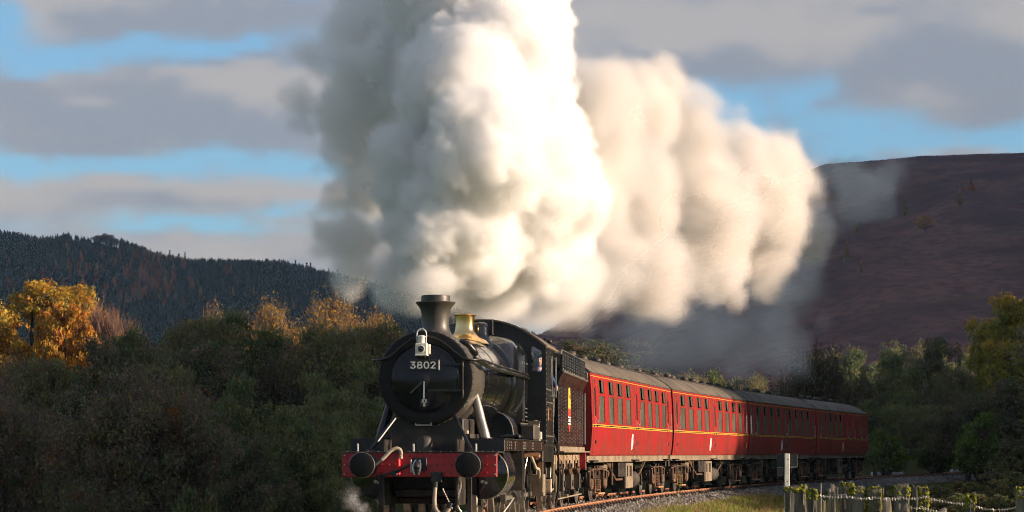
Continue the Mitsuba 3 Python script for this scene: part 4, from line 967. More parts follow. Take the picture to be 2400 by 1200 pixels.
def broadleaf(seed, W, H, base, n, leaf, cols, wts, lobes=18, gap=.42, flat=1.0, tip=None):
    """A crown of leaf-sized triangles in uneven clumps, and its trunk with limbs; local metres, foot at the origin."""
    r = np.random.default_rng(seed)
    cz, rz = (base + H) / 2, (H - base) / 2
    L = []
    while len(L) < lobes:
        p = r.uniform(-1, 1, 3)
        if .25 < np.linalg.norm(p) < .80:
            L.append((p[0] * W / 2, p[1] * W / 2, cz + p[2] * rz * (1 if p[2] > 0 else .9), r.uniform(.20, .36) * W * .5 * 1.15))
    L = np.array(L)
    # sub-clumps on each lobe, leaves on each sub-clump
    m = 26
    u = unit(r.normal(0, 1, (lobes, m, 3)) + [0, 0, .35])
    sc = (L[:, None, :3] + u * (L[:, 3][:, None] * r.uniform(.55, 1.1, (lobes, m)))[..., None] * [1, 1, .8 * flat]).reshape(-1, 3)
    sr = r.uniform(.10, .20, len(sc)) * W * .5
    keep = meshkit.noise(sc / (W * .16) + seed, seed=seed) > gap * .75
    sc, sr = sc[keep], sr[keep]
    idx = r.integers(0, len(sc), n)
    q = unit(r.normal(0, 1, (n, 3))) * (r.random(n) ** .45)[:, None]
    c = sc[idx] + q * sr[idx][:, None] * [1, 1, .7]
    k2 = meshkit.noise(c / .55 + 3, seed=seed + 1) > gap * .55
    c, q, idx = c[k2], q[k2], idx[k2]
    nn = len(c)
    d = unit(r.normal(0, 1, (nn, 3)) + q * .8 + [0, 0, -.25])
    w = unit(np.cross(d, r.normal(0, 1, (nn, 3))))
    s = leaf * r.uniform(.6, 1.4, nn)
    V, F = tri_cards(c, d, w, s * 1.5, s)
    clump = r.choice(len(cols), len(sc), p=np.array(wts) / sum(wts))
    ci = np.where(r.random(nn) < .75, clump[idx], r.choice(len(cols), nn, p=np.array(wts) / sum(wts)))
    C = np.array(cols)[ci] * r.uniform(.7, 1.3, (nn, 1)) * r.uniform(.92, 1.08, (nn, 3))
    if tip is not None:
        C[c[:, 2] + r.normal(0, .5, nn) > H * .86] = tip  # top leaves recoloured, sunlight on the tips painted in
    return (V, F, np.repeat(C, 3, 0)), limb_tubes(r, L[r.permutation(lobes), :3] * .92, base, H, W * .030 + .06)


def twiggy(seed, W, H, base, n, cols, wts, leafn=0, leaf=.12, leafcols=None):
    """A nearly bare autumn crown: limbs fanning up into fine twigs, some leaves left at their ends."""
    r = np.random.default_rng(seed)
    tips = []
    for k in range(26):
        a, q = r.uniform(0, 2 * PI), r.random() ** .6
        x, y = math.cos(a) * q * W * .42, math.sin(a) * q * W * .42
        tips.append((x, y, base + (H - base) * (.50 + .40 * (1 - q * q)) * r.uniform(.75, 1.0)))
    tips = np.array(tips)
    idx = r.integers(0, len(tips), n)
    q3 = r.random(n)
    org = np.array([0, 0, base * .8])
    start = org + (tips[idx] - org) * (.25 + .8 * q3)[:, None] + r.normal(0, .05 * W, (n, 3))
    out = unit(tips[idx] - org)
    d = unit(out * .8 + r.normal(0, .42, (n, 3)) + [0, 0, .55])
    ln = r.uniform(.5, 1.5, n) * H * .10
    w = unit(np.cross(d, r.normal(0, 1, (n, 3))))
    c = start + d * (ln * .5)[:, None]
    V, F = tri_cards(c, d, w, ln, np.full(n, .035 + .0022 * H) * r.uniform(.6, 1.3, n))
    ci = r.choice(len(cols), n, p=np.array(wts) / sum(wts))
    C = np.repeat(np.array(cols)[ci] * r.uniform(.7, 1.3, (n, 1)), 3, 0)
    if leafn:
        i2 = r.integers(0, n, leafn)
        c2 = start[i2] + d[i2] * (ln[i2] * r.uniform(.4, 1.1, leafn))[:, None] + r.normal(0, .10, (leafn, 3))
        d2 = unit(r.normal(0, 1, (leafn, 3)))
        s = leaf * r.uniform(.6, 1.4, leafn)
        V2, F2 = tri_cards(c2, d2, unit(np.cross(d2, r.normal(0, 1, (leafn, 3)))), s * 1.5, s)
        C2 = np.array(leafcols)[r.integers(0, len(leafcols), leafn)] * r.uniform(.7, 1.3, (leafn, 1))
        V, F, C = np.vstack([V, V2]), np.vstack([F, F2 + len(V)]), np.vstack([C, np.repeat(C2, 3, 0)])
    return (V, F, C), limb_tubes(r, tips, base, H, W * .022 + .05, k=16)


def conifer(seed, W, H, n, cols, leaf=.22, base=.06, droop=.35, tip=None, whorls=22):
    """A spire of drooping sprays round one stem."""
    r = np.random.default_rng(seed)
    t = base + (1 - base) * r.random(n) ** 1.25
    rad = (1 - t) ** .82 * W * .5 * (.72 + .5 * meshkit.noise(np.stack([t * 9, t * 0 + seed, t * 0], -1), seed=seed))
    a = r.uniform(0, 2 * PI, n)
    whorl = np.round(t * whorls) / whorls
    q = r.random(n) ** .5
    x, y = np.cos(a) * rad * q, np.sin(a) * rad * q
    k = meshkit.noise(np.stack([np.cos(a) * 2.2 + 5, np.sin(a) * 2.2 + 5, whorl * 14], -1), seed=seed + 2)
    keep = k > .30
    z = (whorl * .7 + t * .3) * H - q * rad * droop
    c = np.stack([x, y, z], -1)[keep]
    nn = len(c)
    d = unit(np.stack([np.cos(a), np.sin(a), -droop + 0 * a], -1)[keep] + r.normal(0, .45, (nn, 3)))
    w = unit(np.cross(d, r.normal(0, 1, (nn, 3))))
    s = leaf * r.uniform(.6, 1.4, nn)
    V, F = tri_cards(c, d, w, s * 2.0, s)
    C = np.array(cols)[r.integers(0, len(cols), nn)] * r.uniform(.7, 1.3, (nn, 1))
    if tip is not None:
        C[(c[:, 2] / H + r.normal(0, .05, nn)) > .84] = tip  # sunlit top of the spire painted into its sprays
    return (V, F, np.repeat(C, 3, 0)), tube([(0, 0, -.5), (0, 0, H * .5), (0, 0, H * .97)], [W * .05, W * .03, .02], 7)


def crown_group(key, built):
    (V, F, C), trunk = built
    scene[key + '_crown_model'] = {'type': 'shapegroup', 'leaves': mikit.ply((V, F), 'leaf', False, color=C)}
    scene[key + '_trunk_model'] = {'type': 'shapegroup', 'wood': mikit.ply(trunk, 'pale_bark' if key in ('bare', 'birch', 'pale') else 'bark', 40)}


GREEN, DKGREEN, OLIVE = (.140, .175, .062), (.095, .122, .058), (.205, .190, .072)
GOLD, ORANGE, YELLOW, RUST, BROWN, PALE = (.42, .25, .045), (.43, .18, .040), (.46, .33, .055), (.24, .085, .030), (.190, .142, .098), (.240, .240, .105)
KIND = {
    'maple': broadleaf(1, 9.0, 11.5, 2.2, 21000, .17, [GOLD, ORANGE, YELLOW, OLIVE], [5, 1.5, 4, 1], lobes=22),
    'orange': broadleaf(2, 7.5, 8.5, 1.4, 17000, .16, [ORANGE, GOLD, RUST, OLIVE], [5, 4, 1, .6], lobes=18),
    'oak': broadleaf(3, 11.5, 10.0, 2.2, 52000, .115, [BROWN, RUST, OLIVE, DKGREEN], [7, .5, 1.5, 1.5], lobes=34, gap=.42),
    'green': broadleaf(4, 8.5, 10.0, 1.6, 32000, .125, [GREEN, OLIVE, DKGREEN, PALE], [4, 3, 3, 1], lobes=22),
    'olive': broadleaf(5, 9.5, 10.5, 1.8, 34000, .125, [OLIVE, BROWN, GREEN, PALE], [4, 3, 2, 1], lobes=24, gap=.48),
    'pale': broadleaf(6, 8.0, 10.5, 2.8, 26000, .11, [PALE, GREEN, OLIVE], [3, 3, 2], lobes=22, gap=.50),
    'dark': broadleaf(7, 9.0, 10.5, 1.8, 32000, .12, [DKGREEN, BROWN, OLIVE], [4, 3, 1], lobes=22, gap=.52),
    'bare': twiggy(8, 8.0, 11.0, 2.6, 11000, [(.24, .155, .125), (.17, .12, .10), (.30, .16, .10)], [3, 3, 1], 900, .14, [RUST, ORANGE]),
    'birch': twiggy(9, 8.5, 11.5, 2.2, 11000, [(.15, .12, .095), (.22, .17, .12), (.11, .09, .075)], [3, 2, 2], 15000, .12, [(.50, .29, .05), (.42, .21, .045), (.40, .27, .06)]),
    'ash': twiggy(10, 10.5, 11.5, 2.0, 7000, [(.07, .055, .042), (.10, .08, .06)], [3, 2], 16000, .14, [(.11, .10, .042), (.14, .115, .048), (.08, .075, .038)]),
    'rowan': twiggy(18, 8.0, 10.0, 2.0, 10000, [(.20, .14, .11), (.15, .11, .09)], [1, 1], 9000, .12, [(.38, .14, .05), (.42, .22, .05), OLIVE]),
    'larch': conifer(11, 9.0, 13.0, 24000, [(.24, .19, .028), (.30, .20, .025), (.15, .14, .028), (.30, .20, .03)], .15, whorls=60, tip=(.62, .22, .03)),
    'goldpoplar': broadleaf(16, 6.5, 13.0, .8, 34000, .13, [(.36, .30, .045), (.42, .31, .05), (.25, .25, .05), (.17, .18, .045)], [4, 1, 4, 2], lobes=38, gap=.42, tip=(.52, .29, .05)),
    'pine': conifer(12, 4.2, 12.0, 900, [(.010, .017, .012), (.014, .021, .013)], .55, base=.12),
    'goldpine': conifer(13, 4.4, 11.0, 900, [(.46, .17, .04), (.36, .15, .04)], .60),
    'bush': broadleaf(14, 4.2, 3.2, .1, 9000, .11, [DKGREEN, OLIVE, BROWN, GREEN], [3, 2, 3, 2], lobes=14, gap=.45),
    'brightbush': broadleaf(15, 4.5, 4.6, .2, 10000, .12, [(.10, .17, .025), (.13, .17, .03), GREEN], [3, 2, 2], lobes=16, gap=.45),
}
for k_, b_ in KIND.items():
    crown_group(k_, b_)
SIZE = {k: (b[0][0][:, 0].max() - b[0][0][:, 0].min(), b[0][0][:, 2].max()) for k, b in KIND.items()}
trng = np.random.default_rng(33)


def plant(name, kind, label, category, x, y, height, width=None, z=None, group=None, rot=None, lean=0.0, trunk=True):
    W0, H0 = SIZE[kind]
    sz = height / H0
    sx = (width / W0) if width else sz
    zz = float(ground_z(np.array([x]), np.array([y]))[0]) if z is None else z
    M = T().translate([float(x), float(y), zz]).rotate([0, 1, 0], lean).rotate([0, 0, 1], float(trng.uniform(0, 360) if rot is None else rot)).scale([sx, sx, sz])
    k = thing(name, label, category, group)
    scene[k + '__crown'] = {'type': 'instance', 'to_world': M, 'group': {'type': 'ref', 'id': kind + '_crown_model'}}
    if trunk:
        scene[k + '__trunk'] = {'type': 'instance', 'to_world': M, 'group': {'type': 'ref', 'id': kind + '_trunk_model'}}
    return k


def by_top(name, kind, label, category, px, py, Y, wpx, foot=None, **k):
    """A tree whose crown top and spread are as surveyed at distance Y."""
    p = at(px, py, Y)
    g = float(ground_z(np.array([p[0]]), np.array([Y]))[0])
    return plant(name, kind, label, category, p[0], Y, p[2] - g, wpx / FPX * Y, **k)


L = [  # left side of the line, far to near
    ('birch_tree', 'birch', 'feathery bare tree with sunlit golden twig tips left of the chimney', 790, 668, 200, 330),
    ('birch_tree', 'birch', 'grey twiggy tree with golden tips at the left edge of the feathery tree', 650, 682, 194, 260),
    ('birch_tree', 'birch', 'small feathery golden tree half hidden by the steam beside the chimney', 885, 706, 196, 190),
    ('rowan_tree', 'rowan', 'small tree with red and yellow top above the olive trees', 535, 690, 186, 230),
    ('golden_tree', 'maple', 'tall golden yellow tree with a pointed top, highest of the sunlit trees', 80, 648, 192, 290),
    ('golden_tree', 'maple', 'golden tree with an olive right side behind the round orange tree', 178, 660, 196, 230),
    ('golden_tree', 'maple', 'deep golden tree cut by the left edge of the view', -35, 690, 178, 230),
    ('golden_tree', 'orange', 'round orange tree in front of the tall golden trees', 150, 705, 178, 210),
    ('bare_tree', 'bare', 'bare pinkish tree right of the golden trees', 255, 668, 190, 210),
    ('bare_tree', 'bare', 'slender pinkish bare tree with pale stems below the orange trees', 40, 785, 166, 170),
    ('olive_tree', 'olive', 'wide olive green tree in the middle of the left woodland', 435, 724, 160, 330),
    ('olive_tree', 'green', 'olive green tree left of the wide olive tree', 340, 752, 156, 220),
    ('olive_tree', 'green', 'green tree under the red topped tree', 585, 716, 164, 300),
    ('green_tree', 'olive', 'olive brown tree beside the steam left of the chimney', 870, 738, 166, 240),
    ('green_tree', 'olive', 'olive tree below the feathery golden tree', 745, 748, 160, 300),
    ('olive_tree', 'olive', 'olive brown tree at the foot of the golden trees', 130, 822, 156, 260),
    ('dark_tree', 'dark', 'dark rounded tree below the round orange tree', 262, 775, 152, 270),
    ('dark_tree', 'dark', 'dark tree between the wide olive tree and the grey twigs', 480, 788, 150, 300),
    ('bare_tree', 'ash', 'grey thicket of upright twigs in the middle of the left woodland', 660, 780, 152, 240),
    ('green_tree', 'pale', 'pale green tree left of the smokebox', 835, 815, 146, 260),
    ('green_tree', 'pale', 'pale green feathery tree with thin pale stems left of the buffer beam', 730, 842, 138, 250),
    ('dark_tree', 'olive', 'dark olive tree behind the broad oak', 370, 832, 142, 280),
    ('green_tree', 'green', 'round green tree right of the broad oak', 580, 868, 134, 250),
    ('oak_tree', 'oak', 'broad dark brown oak with a leaning trunk in the lower left corner', 330, 838, 121, 440),
    ('oak_tree', 'oak', 'dark oak cut off by the left edge of the view', 10, 872, 124, 340),
    ('green_tree', 'green', 'low green tree between the broad oak and the buffer beam', 690, 965, 122, 240),
    ('dark_tree', 'dark', 'dark tree at the foot of the woodland left of the cylinder', 570, 1005, 118, 240),
    ('dark_tree', 'pale', 'green tree low behind the locomotive front', 820, 985, 120, 220),
    ('holly_bush', 'bush', 'low dark green bush under the broad oak', 470, 1120, 112, 160),
]
for n_, k_, lab, px, py, Y, w in L:
    by_top(n_, k_, lab, 'bush' if 'bush' in n_ else 'tree', px, py, Y, w)
R = [  # right side of the line
    ('dark_tree', 'dark', 'dark blue green tree behind the thin steam above the first coach', 1390, 790, 300, 330),
    ('thorn_tree', 'ash', 'bare dark thorn tree standing above the roof of the third coach', 1830, 862, 170, 120),
    ('ash_tree', 'ash', 'tall feathery ash tree behind the last coach', 1915, 765, 176, 260),
    ('ash_tree', 'ash', 'smaller feathery ash tree above the end of the last coach', 2010, 850, 172, 170),
    ('green_tree', 'green', 'rounded green tree right of the feathery ash trees', 2090, 818, 186, 190),
    ('ash_tree', 'dark', 'tall dark brown tree in front of the moor', 2195, 782, 200, 170),
    ('green_tree', 'olive', 'olive tree between the dark brown tree and the larches', 2260, 850, 186, 170),
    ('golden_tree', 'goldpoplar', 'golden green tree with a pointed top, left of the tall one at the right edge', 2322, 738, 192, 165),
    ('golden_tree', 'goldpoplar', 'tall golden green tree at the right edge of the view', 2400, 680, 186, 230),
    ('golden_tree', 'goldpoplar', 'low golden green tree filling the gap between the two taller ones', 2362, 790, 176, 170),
    ('dark_tree', 'dark', 'dark bushy tree at the right edge below the larches', 2370, 880, 160, 200),
    ('dark_tree', 'dark', 'dark bushy tree below the olive tree', 2270, 905, 162, 190),
    ('green_tree', 'pale', 'grey green tree with cream seed heads beside the end of the train', 2120, 900, 166, 190),
    ('green_tree', 'green', 'dark green tree close behind the end of the train', 2050, 930, 162, 150),
    ('green_tree', 'brightbush', 'bright yellow green young tree in the middle of the dark thicket', 2295, 960, 152, 130),
    ('hazel_bush', 'brightbush', 'green hazel bush right beside the last coach', 2075, 1000, 154, 110),
    ('hazel_bush', 'brightbush', 'yellow green bush left of the far guard rail', 2195, 1000, 170, 140),
    ('hazel_bush', 'bush', 'brown green bush at the right edge behind the fence', 2385, 1010, 140, 150),
]
for n_, k_, lab, px, py, Y, w in R:
    by_top(n_, k_, lab, 'bush' if 'bush' in n_ else 'tree', px, py, Y, w)
# low scrub between the line and the fence
for px, py, Y, w, k_, lab in [(2105, 1142, 84, 110, 'bush', 'low bramble in the shade behind the middle fence posts'), (2190, 1130, 88, 120, 'bush', 'low bramble right of the middle fence posts'), (2275, 1122, 92, 120, 'bush', 'spreading bramble below the far guard rail'),
                              (2380, 1098, 90, 150, 'bush', 'tall bramble at the right edge of the view'), (2330, 1150, 66, 180, 'bush', 'nearest bramble behind the barbed wire'), (2055, 1158, 76, 70, 'bush', 'small bramble beside the ballast'), (2340, 1092, 118, 100, 'bush', 'dark scrub beside the end of the rails'),
                              (2390, 1062, 120, 120, 'bush', 'olive scrub under the dark trees at the right'), (2230, 1150, 72, 120, 'bush', 'low bramble behind the leaning post')]:
    by_top('bramble_bush', k_, lab, 'bush', px, py, Y, w, trunk=False, group='brambles beside the track')

# blue-green trees at the foot of the moor
for i, (px, py, w) in enumerate([(2020, 806, 90), (2085, 792, 100), (2150, 788, 80), (2205, 796, 80), (2262, 806, 70), (1955, 812, 90)]):
    p = at(px, py, 430)
    plant('valley_tree', ('green', 'pale', 'olive')[i % 3], ['rounded hazy green tree at the foot of the moor', 'tallest pale hazy tree at the foot of the moor', 'hazy olive tree at the foot of the moor beside the dark brown tree', 'hazy green tree half hidden by the dark brown tree', 'pale hazy tree at the foot of the moor left of the golden trees', 'hazy olive tree at the foot of the moor right behind the drifting steam'][i], 'tree', p[0], 430, p[2] + 5, w * 1.9 / FPX * 430, z=-5.0, group='hazy trees along the foot of the moor')
for i, (px, py, w) in enumerate([(1545, 872, 60), (1610, 862, 70), (1660, 856, 60), (1705, 884, 50), (1760, 866, 60), (1470, 846, 80)]):
    p = at(px, py, 360)
    plant('valley_tree', ('dark', 'olive', 'green')[i % 3], ['hazy dark tree in the valley seen above the roof of the second coach', 'hazy olive tree in the valley above the coach roofs, beside a green one', 'hazy green tree in the valley above the coach roofs', 'hazy dark tree above the coach roofs, half hidden by the ones beside it', 'hazy olive tree above the front of the third coach', 'hazy green tree in the valley just right of the tender'][i], 'tree', p[0], 360, p[2] + 5, w * 2.4 / FPX * 360, z=-5.0, group='hazy trees above the coach roofs')

# lone larches on the moor
for px, pb, h, k_, lab in [(2123, 505, 42, 'larch', 'lone yellow larch on the upper moor'), (2250, 482, 40, 'larch', 'lone larch below the right end of the moor ridge'), (2276, 450, 26, 'goldpine', 'small golden tree high on the right of the moor'), (2168, 548, 44, 'orange', 'crooked golden tree on the middle of the moor'),
                           (2010, 553, 34, 'larch', 'larch on the moor next to the drifting steam'), (1985, 620, 46, 'larch', 'tall larch low on the left of the moor'), (2018, 638, 26, 'larch', 'lowest small larch on the left of the moor')]:
    for Y in np.arange(520, 1790, 10.0):       # where this line of sight meets the moor
        p = at(px, pb, Y)
        if moor_z(np.array([p[0]]), np.array([Y]))[0] > p[2]:
            break
    plant('moorland_tree', k_, lab, 'tree', p[0], Y, h / FPX * Y, (h * (.42 if k_ == 'larch' else 1.2)) / FPX * Y, z=float(moor_z(np.array([p[0]]), np.array([Y]))[0]) - .2)

# the wooded ridge: single trees along the skyline, the larches among the pines, and the wood as one mass
sk = np.random.default_rng(5)
for px in np.concatenate([np.arange(-4, 170, 9.5), np.arange(395, 900, 9.0)]):
    px = px + sk.uniform(-3, 3)
    Y = 2385 + sk.uniform(-20, 5)
    x = (px - 1200) / FPX * Y
    plant('ridge_pine', 'pine', 'dark pine standing on the skyline of the wooded ridge', 'tree', x, Y, sk.uniform(26, 46) / FPX * Y * (1.0 if px > 390 else .8), sk.uniform(10, 17) / FPX * Y, z=float(forest_z(np.array([x]), np.array([Y]))[0]) - 1, group='pines along the skyline', trunk=False)
for px, h, w in [(232, 30, 36), (250, 34, 40), (268, 28, 34), (310, 28, 34), (330, 30, 26), (352, 26, 30), (375, 26, 24)]:
    Y = 2390
    x = (px - 1200) / FPX * Y
    plant('hilltop_tree', 'oak', 'windswept tree on the bare knoll of the ridge', 'tree', x, Y, h / FPX * Y, w / FPX * Y, z=float(forest_z(np.array([x]), np.array([Y]))[0]) - .5, group='windswept trees on the knoll')


def on_hill(px, py):
    for Y in np.arange(1180, 2400, 12.0):
        p = at(px, py, Y)
        if forest_z(np.array([p[0]]), np.array([Y]))[0] > p[2]:
            return p[0], Y
    return None


for px, py in [(305, 640), (318, 618), (342, 632), (360, 622), (352, 648), (372, 640), (298, 662), (330, 668), (318, 690), (342, 700), (362, 688), (335, 712), (385, 676), (392, 700), (402, 690), (405, 668), (270, 642), (160, 640), (185, 650), (212, 655), (430, 640), (450, 690), (225, 672), (20, 690), (100, 668), (150, 690), (540, 650), (470, 715)]:
    q = on_hill(px, py)
    if q:
        plant('larch_tree_far', 'goldpine', 'rusty orange larch among the dark pines of the ridge', 'tree', q[0], q[1], sk.uniform(28, 44) / FPX * q[1], sk.uniform(17, 26) / FPX * q[1], z=float(forest_z(np.array([q[0]]), np.array([q[1]]))[0]) - 1, group='rusty larches in the pine wood', trunk=False)
# mass of pines: small spires of a few sprays each
fx, fy = [], []
n_f = 15000
cand_y = 1240 + 1110 * sk.random(n_f) ** .8
cand_px = sk.uniform(-60, 1560, n_f)
cand_x = (cand_px - 1200) / FPX * cand_y
kz = forest_z(cand_x, cand_y)
knoll = (np.abs(cand_px - 222) < 60) & (cand_y > 2230)
ok_ = ~knoll & (kz > -2)
cand_x, cand_y, kz = cand_x[ok_], cand_y[ok_], kz[ok_]
n_f = len(cand_x)
hh = sk.uniform(20, 34, n_f) / FPX * cand_y
wd_ = hh * sk.uniform(.42, .62, n_f)
tiers, K = ((.06, .62, 1.0), (.34, .84, .74), (.62, 1.0, .46)), 6
th_ = np.arange(K) * 2 * PI / K
VV, FF, at_ = [], [], 0
for z0_, z1_, rr_ in tiers:
    a_ = th_[None] + sk.uniform(0, 2 * PI, (n_f, 1))
    rd = wd_[:, None] * .5 * rr_ * sk.uniform(.6, 1.25, (n_f, K))
    ring = np.stack([cand_x[:, None] + np.cos(a_) * rd, cand_y[:, None] + np.sin(a_) * rd, (kz - 1)[:, None] + hh[:, None] * (z0_ + sk.uniform(-.05, .05, (n_f, K)))], -1)
    tip = np.stack([cand_x, cand_y, kz - 1 + hh * z1_], -1)[:, None]
    VV.append(np.concatenate([ring, tip], 1))
    i_ = np.arange(K)
    FF.append((np.stack([i_, (i_ + 1) % K, i_ * 0 + K], 1)[None] + (np.arange(n_f) * (K + 1))[:, None, None]).reshape(-1, 3) + at_)
    at_ += n_f * (K + 1)
V = np.concatenate(VV, 0).reshape(-1, 3)
tx_, ty_ = cand_px[ok_], HORIZON - (kz - EYE) / cand_y * FPX
patch = np.exp(-((tx_ - 345) / 75) ** 2 - ((ty_ - 665) / 60) ** 2) * .5 + np.exp(-((tx_ - 190) / 60) ** 2 - ((ty_ - 650) / 25) ** 2) * .25 + .03
col = np.array([(.014, .028, .017), (.020, .036, .018), (.028, .042, .018)])[sk.choice(3, n_f)]
col = np.where((sk.random(n_f) < patch)[:, None], np.array([(.17, .07, .025)]), col) * sk.uniform(.7, 1.3, (n_f, 1))
labels['pine_wood'] = {'label': 'dark pine wood covering the ridge on the left', 'category': 'wood', 'kind': 'stuff'}
part(None, 'pine_wood', (V, np.vstack(FF)), 'twig', True, color=np.tile(np.repeat(col, K + 1, 0), (3, 1)))
# the hanging wood on the bank right of the line, outside the frame, whose shade falls across the valley
wl = []
wr = np.random.default_rng(77)
hw = [(x, y, 1.0, ('green', 'olive', 'dark')[i % 3]) for i, y in enumerate(np.arange(117, 300, 7.5)) for x in (50, 60, 74)]
hw += [(x, y, 1.6, ('olive', 'dark')[i % 2]) for i, y in enumerate(np.arange(101, 164, 6.0)) for x in (80, 90, 100)]
hw += [(.2 * y + 6 + 5 * (i % 2), y, .8, ('olive', 'dark', 'green')[i % 3]) for i, y in enumerate(np.arange(117, 152, 4.0))]
hw += [(62, 94, .5, 'ash'), (48, 112, .6, 'ash')]
hw += [(x, y, 1.2, 'bush') for y in np.arange(114, 240, 5.0) for x in (40, 47)]
labels['hanging_wood'] = {'label': 'tall wood on the bank to the right of the railway', 'category': 'wood', 'kind': 'stuff'}
hw += [(x, y, .95, 'dark+') for x, y in ((47, 103), (58, 101), (48, 109), (60, 107), (70, 103))]
for i, (x, y, s_, kd) in enumerate(hw):
    x, y = x + wr.uniform(-4, 4), y + wr.uniform(-4, 4)
    if x / y < .228:
        x = .228 * y + wr.uniform(0, 3)
    up_, kd = (7.5 if '+' in kd else 0.0), kd.strip('+')
    gz_ = float(ground_z(np.array([x]), np.array([y]))[0])
    if up_:
        scene[f'hanging_wood__{900 + i:03d}'] = {'type': 'instance', 'to_world': T().translate([x, y, gz_]).scale([1.4, 1.4, 1.9]), 'group': {'type': 'ref', 'id': kd + '_trunk_model'}}
    M = T().translate([x, y, gz_ + up_]).rotate([0, 0, 1], float(wr.uniform(0, 360))).scale([1.45 * s_, 1.45 * s_, s_ * wr.uniform(1.25, 1.6)])
    scene[f'hanging_wood__{i + 1:03d}'] = {'type': 'instance', 'to_world': M, 'group': {'type': 'ref', 'id': kd + '_crown_model'}}

labels['shade_hedge'] = {'label': 'unseen row of bushes added beyond the right edge to shade the brambles', 'category': 'shade_hedge', 'kind': 'stuff'}
for i, y in enumerate(np.arange(57, 122, 2.4)):  # bushes out of view, added to keep low sun off the brambles
    x = 25.5 + wr.uniform(-.8, .8)
    scene[f'shade_hedge__{i + 1:03d}'] = {'type': 'instance', 'to_world': T().translate([x, float(y), float(ground_z(np.array([x]), np.array([y]))[0])]).rotate([0, 0, 1], float(wr.uniform(0, 360))).scale([.85, .85, wr.uniform(1.25, 1.6)]), 'group': {'type': 'ref', 'id': 'bush_crown_model'}}
# ------------------------------------------------------------------ grass on the near side, weeds
g = np.random.default_rng(12)
N = 120000
gy = 50 + 52 * g.random(N)
gw = 1.75 + 11 * g.random(N) ** 1.25
den = meshkit.fbm(np.stack([gy * .5, gw * .5, gy * 0], -1), 3, seed=2)
keep = (g.random(N) < sstep(.25, .5, den) + .35) & (gw > 1.7 + 1.0 * meshkit.noise(np.stack([gy * .4, gw * 0, gy * 0], -1), seed=8))
gy, gw = gy[keep], gw[keep]
p = track_point(gy, gw)
gz = ground_z(p[:, 0], p[:, 1])
n = len(gy)
tall = (g.random(n) < .07)
h = np.where(tall, g.uniform(.18, .40, n), g.uniform(.08, .26, n))
a = g.uniform(0, 2 * PI, n)
lean = np.stack([np.cos(a) * h * .5, np.sin(a) * h * .5, h], -1)
w = np.stack([-np.sin(a), np.cos(a), a * 0], -1) * (.012 + .010 * g.random(n))[:, None]
b0 = np.stack([p[:, 0], p[:, 1], gz - .02], -1)
V = np.stack([b0 - w, b0 + w, b0 + lean], 1).reshape(-1, 3)
col = np.where(tall[:, None], np.array([(.34, .22, .12)]), np.array([(.17, .25, .042), (.24, .28, .06), (.12, .19, .035), (.30, .26, .10)])[g.integers(0, 4, n)]) * g.uniform(.7, 1.3, (n, 1))
labels['grass'] = {'label': 'sunlit green grass with dry stalks beside the ballast', 'category': 'grass', 'kind': 'stuff'}
part(None, 'grass', (V, np.arange(3 * n).reshape(-1, 3)), 'leaf', False, color=np.repeat(col, 3, 0))
# dead bracken by the near end of the fence
N = 2600
cx_ = np.array([[3.6, 31.5], [6.6, 62.0], [7.4, 66]])[g.integers(0, 3, N)] + g.normal(0, .30, (N, 2))
h = g.uniform(.05, .30, N)
z0 = ground_z(cx_[:, 0], cx_[:, 1])
d = unit(g.normal(0, 1, (N, 3)) + [0, 0, .6])
c = np.stack([cx_[:, 0], cx_[:, 1], z0 + h], -1)
V, F = tri_cards(c, d, unit(np.cross(d, g.normal(0, 1, (N, 3)))), g.uniform(.08, .25, N), np.full(N, .03))
labels['dead_bracken'] = {'label': 'reddish dead bracken in the grass beside the fence', 'category': 'bracken', 'kind': 'stuff'}
part(None, 'dead_bracken', (V, F), 'twig', False, color=np.repeat(np.array([(.22, .09, .045), (.28, .14, .07)])[g.integers(0, 2, N)], 3, 0))
# thin creeper hanging beside the second pair of bogies, on the ballast edge
tw = smooth_path([tuple(track_point(78.6, 2.2)) + (-.4,), tuple(track_point(78.5, 2.15)) + (.1,), tuple(track_point(78.4, 2.25)) + (.45,), tuple(track_point(78.3, 2.2)) + (.72,)], 12)
wk = thing('tall_weed', 'tall thin weed growing by the rail beside the second coach', 'weed')
part(wk, 'stem', tube(tw, np.linspace(.012, .005, 12), 5), 'pale_stake')
cc = tw[g.integers(2, 12, 60)] + g.normal(0, .035, (60, 3))
dd = unit(g.normal(0, 1, (60, 3)))
V, F = tri_cards(cc, dd, unit(np.cross(dd, g.normal(0, 1, (60, 3)))), np.full(60, .06), np.full(60, .04))
part(wk, 'leaf', (V, F), 'leaf', False, color=np.repeat(np.tile([[.16, .20, .05]], (60, 1)), 3, 0), kind='stuff')

# ------------------------------------------------------------------ the old fence
FENCE = thing('fence', 'old wooden fence of mossy posts and thin stakes with sagging barbed wire', 'fence')
fg = np.random.default_rng(44)


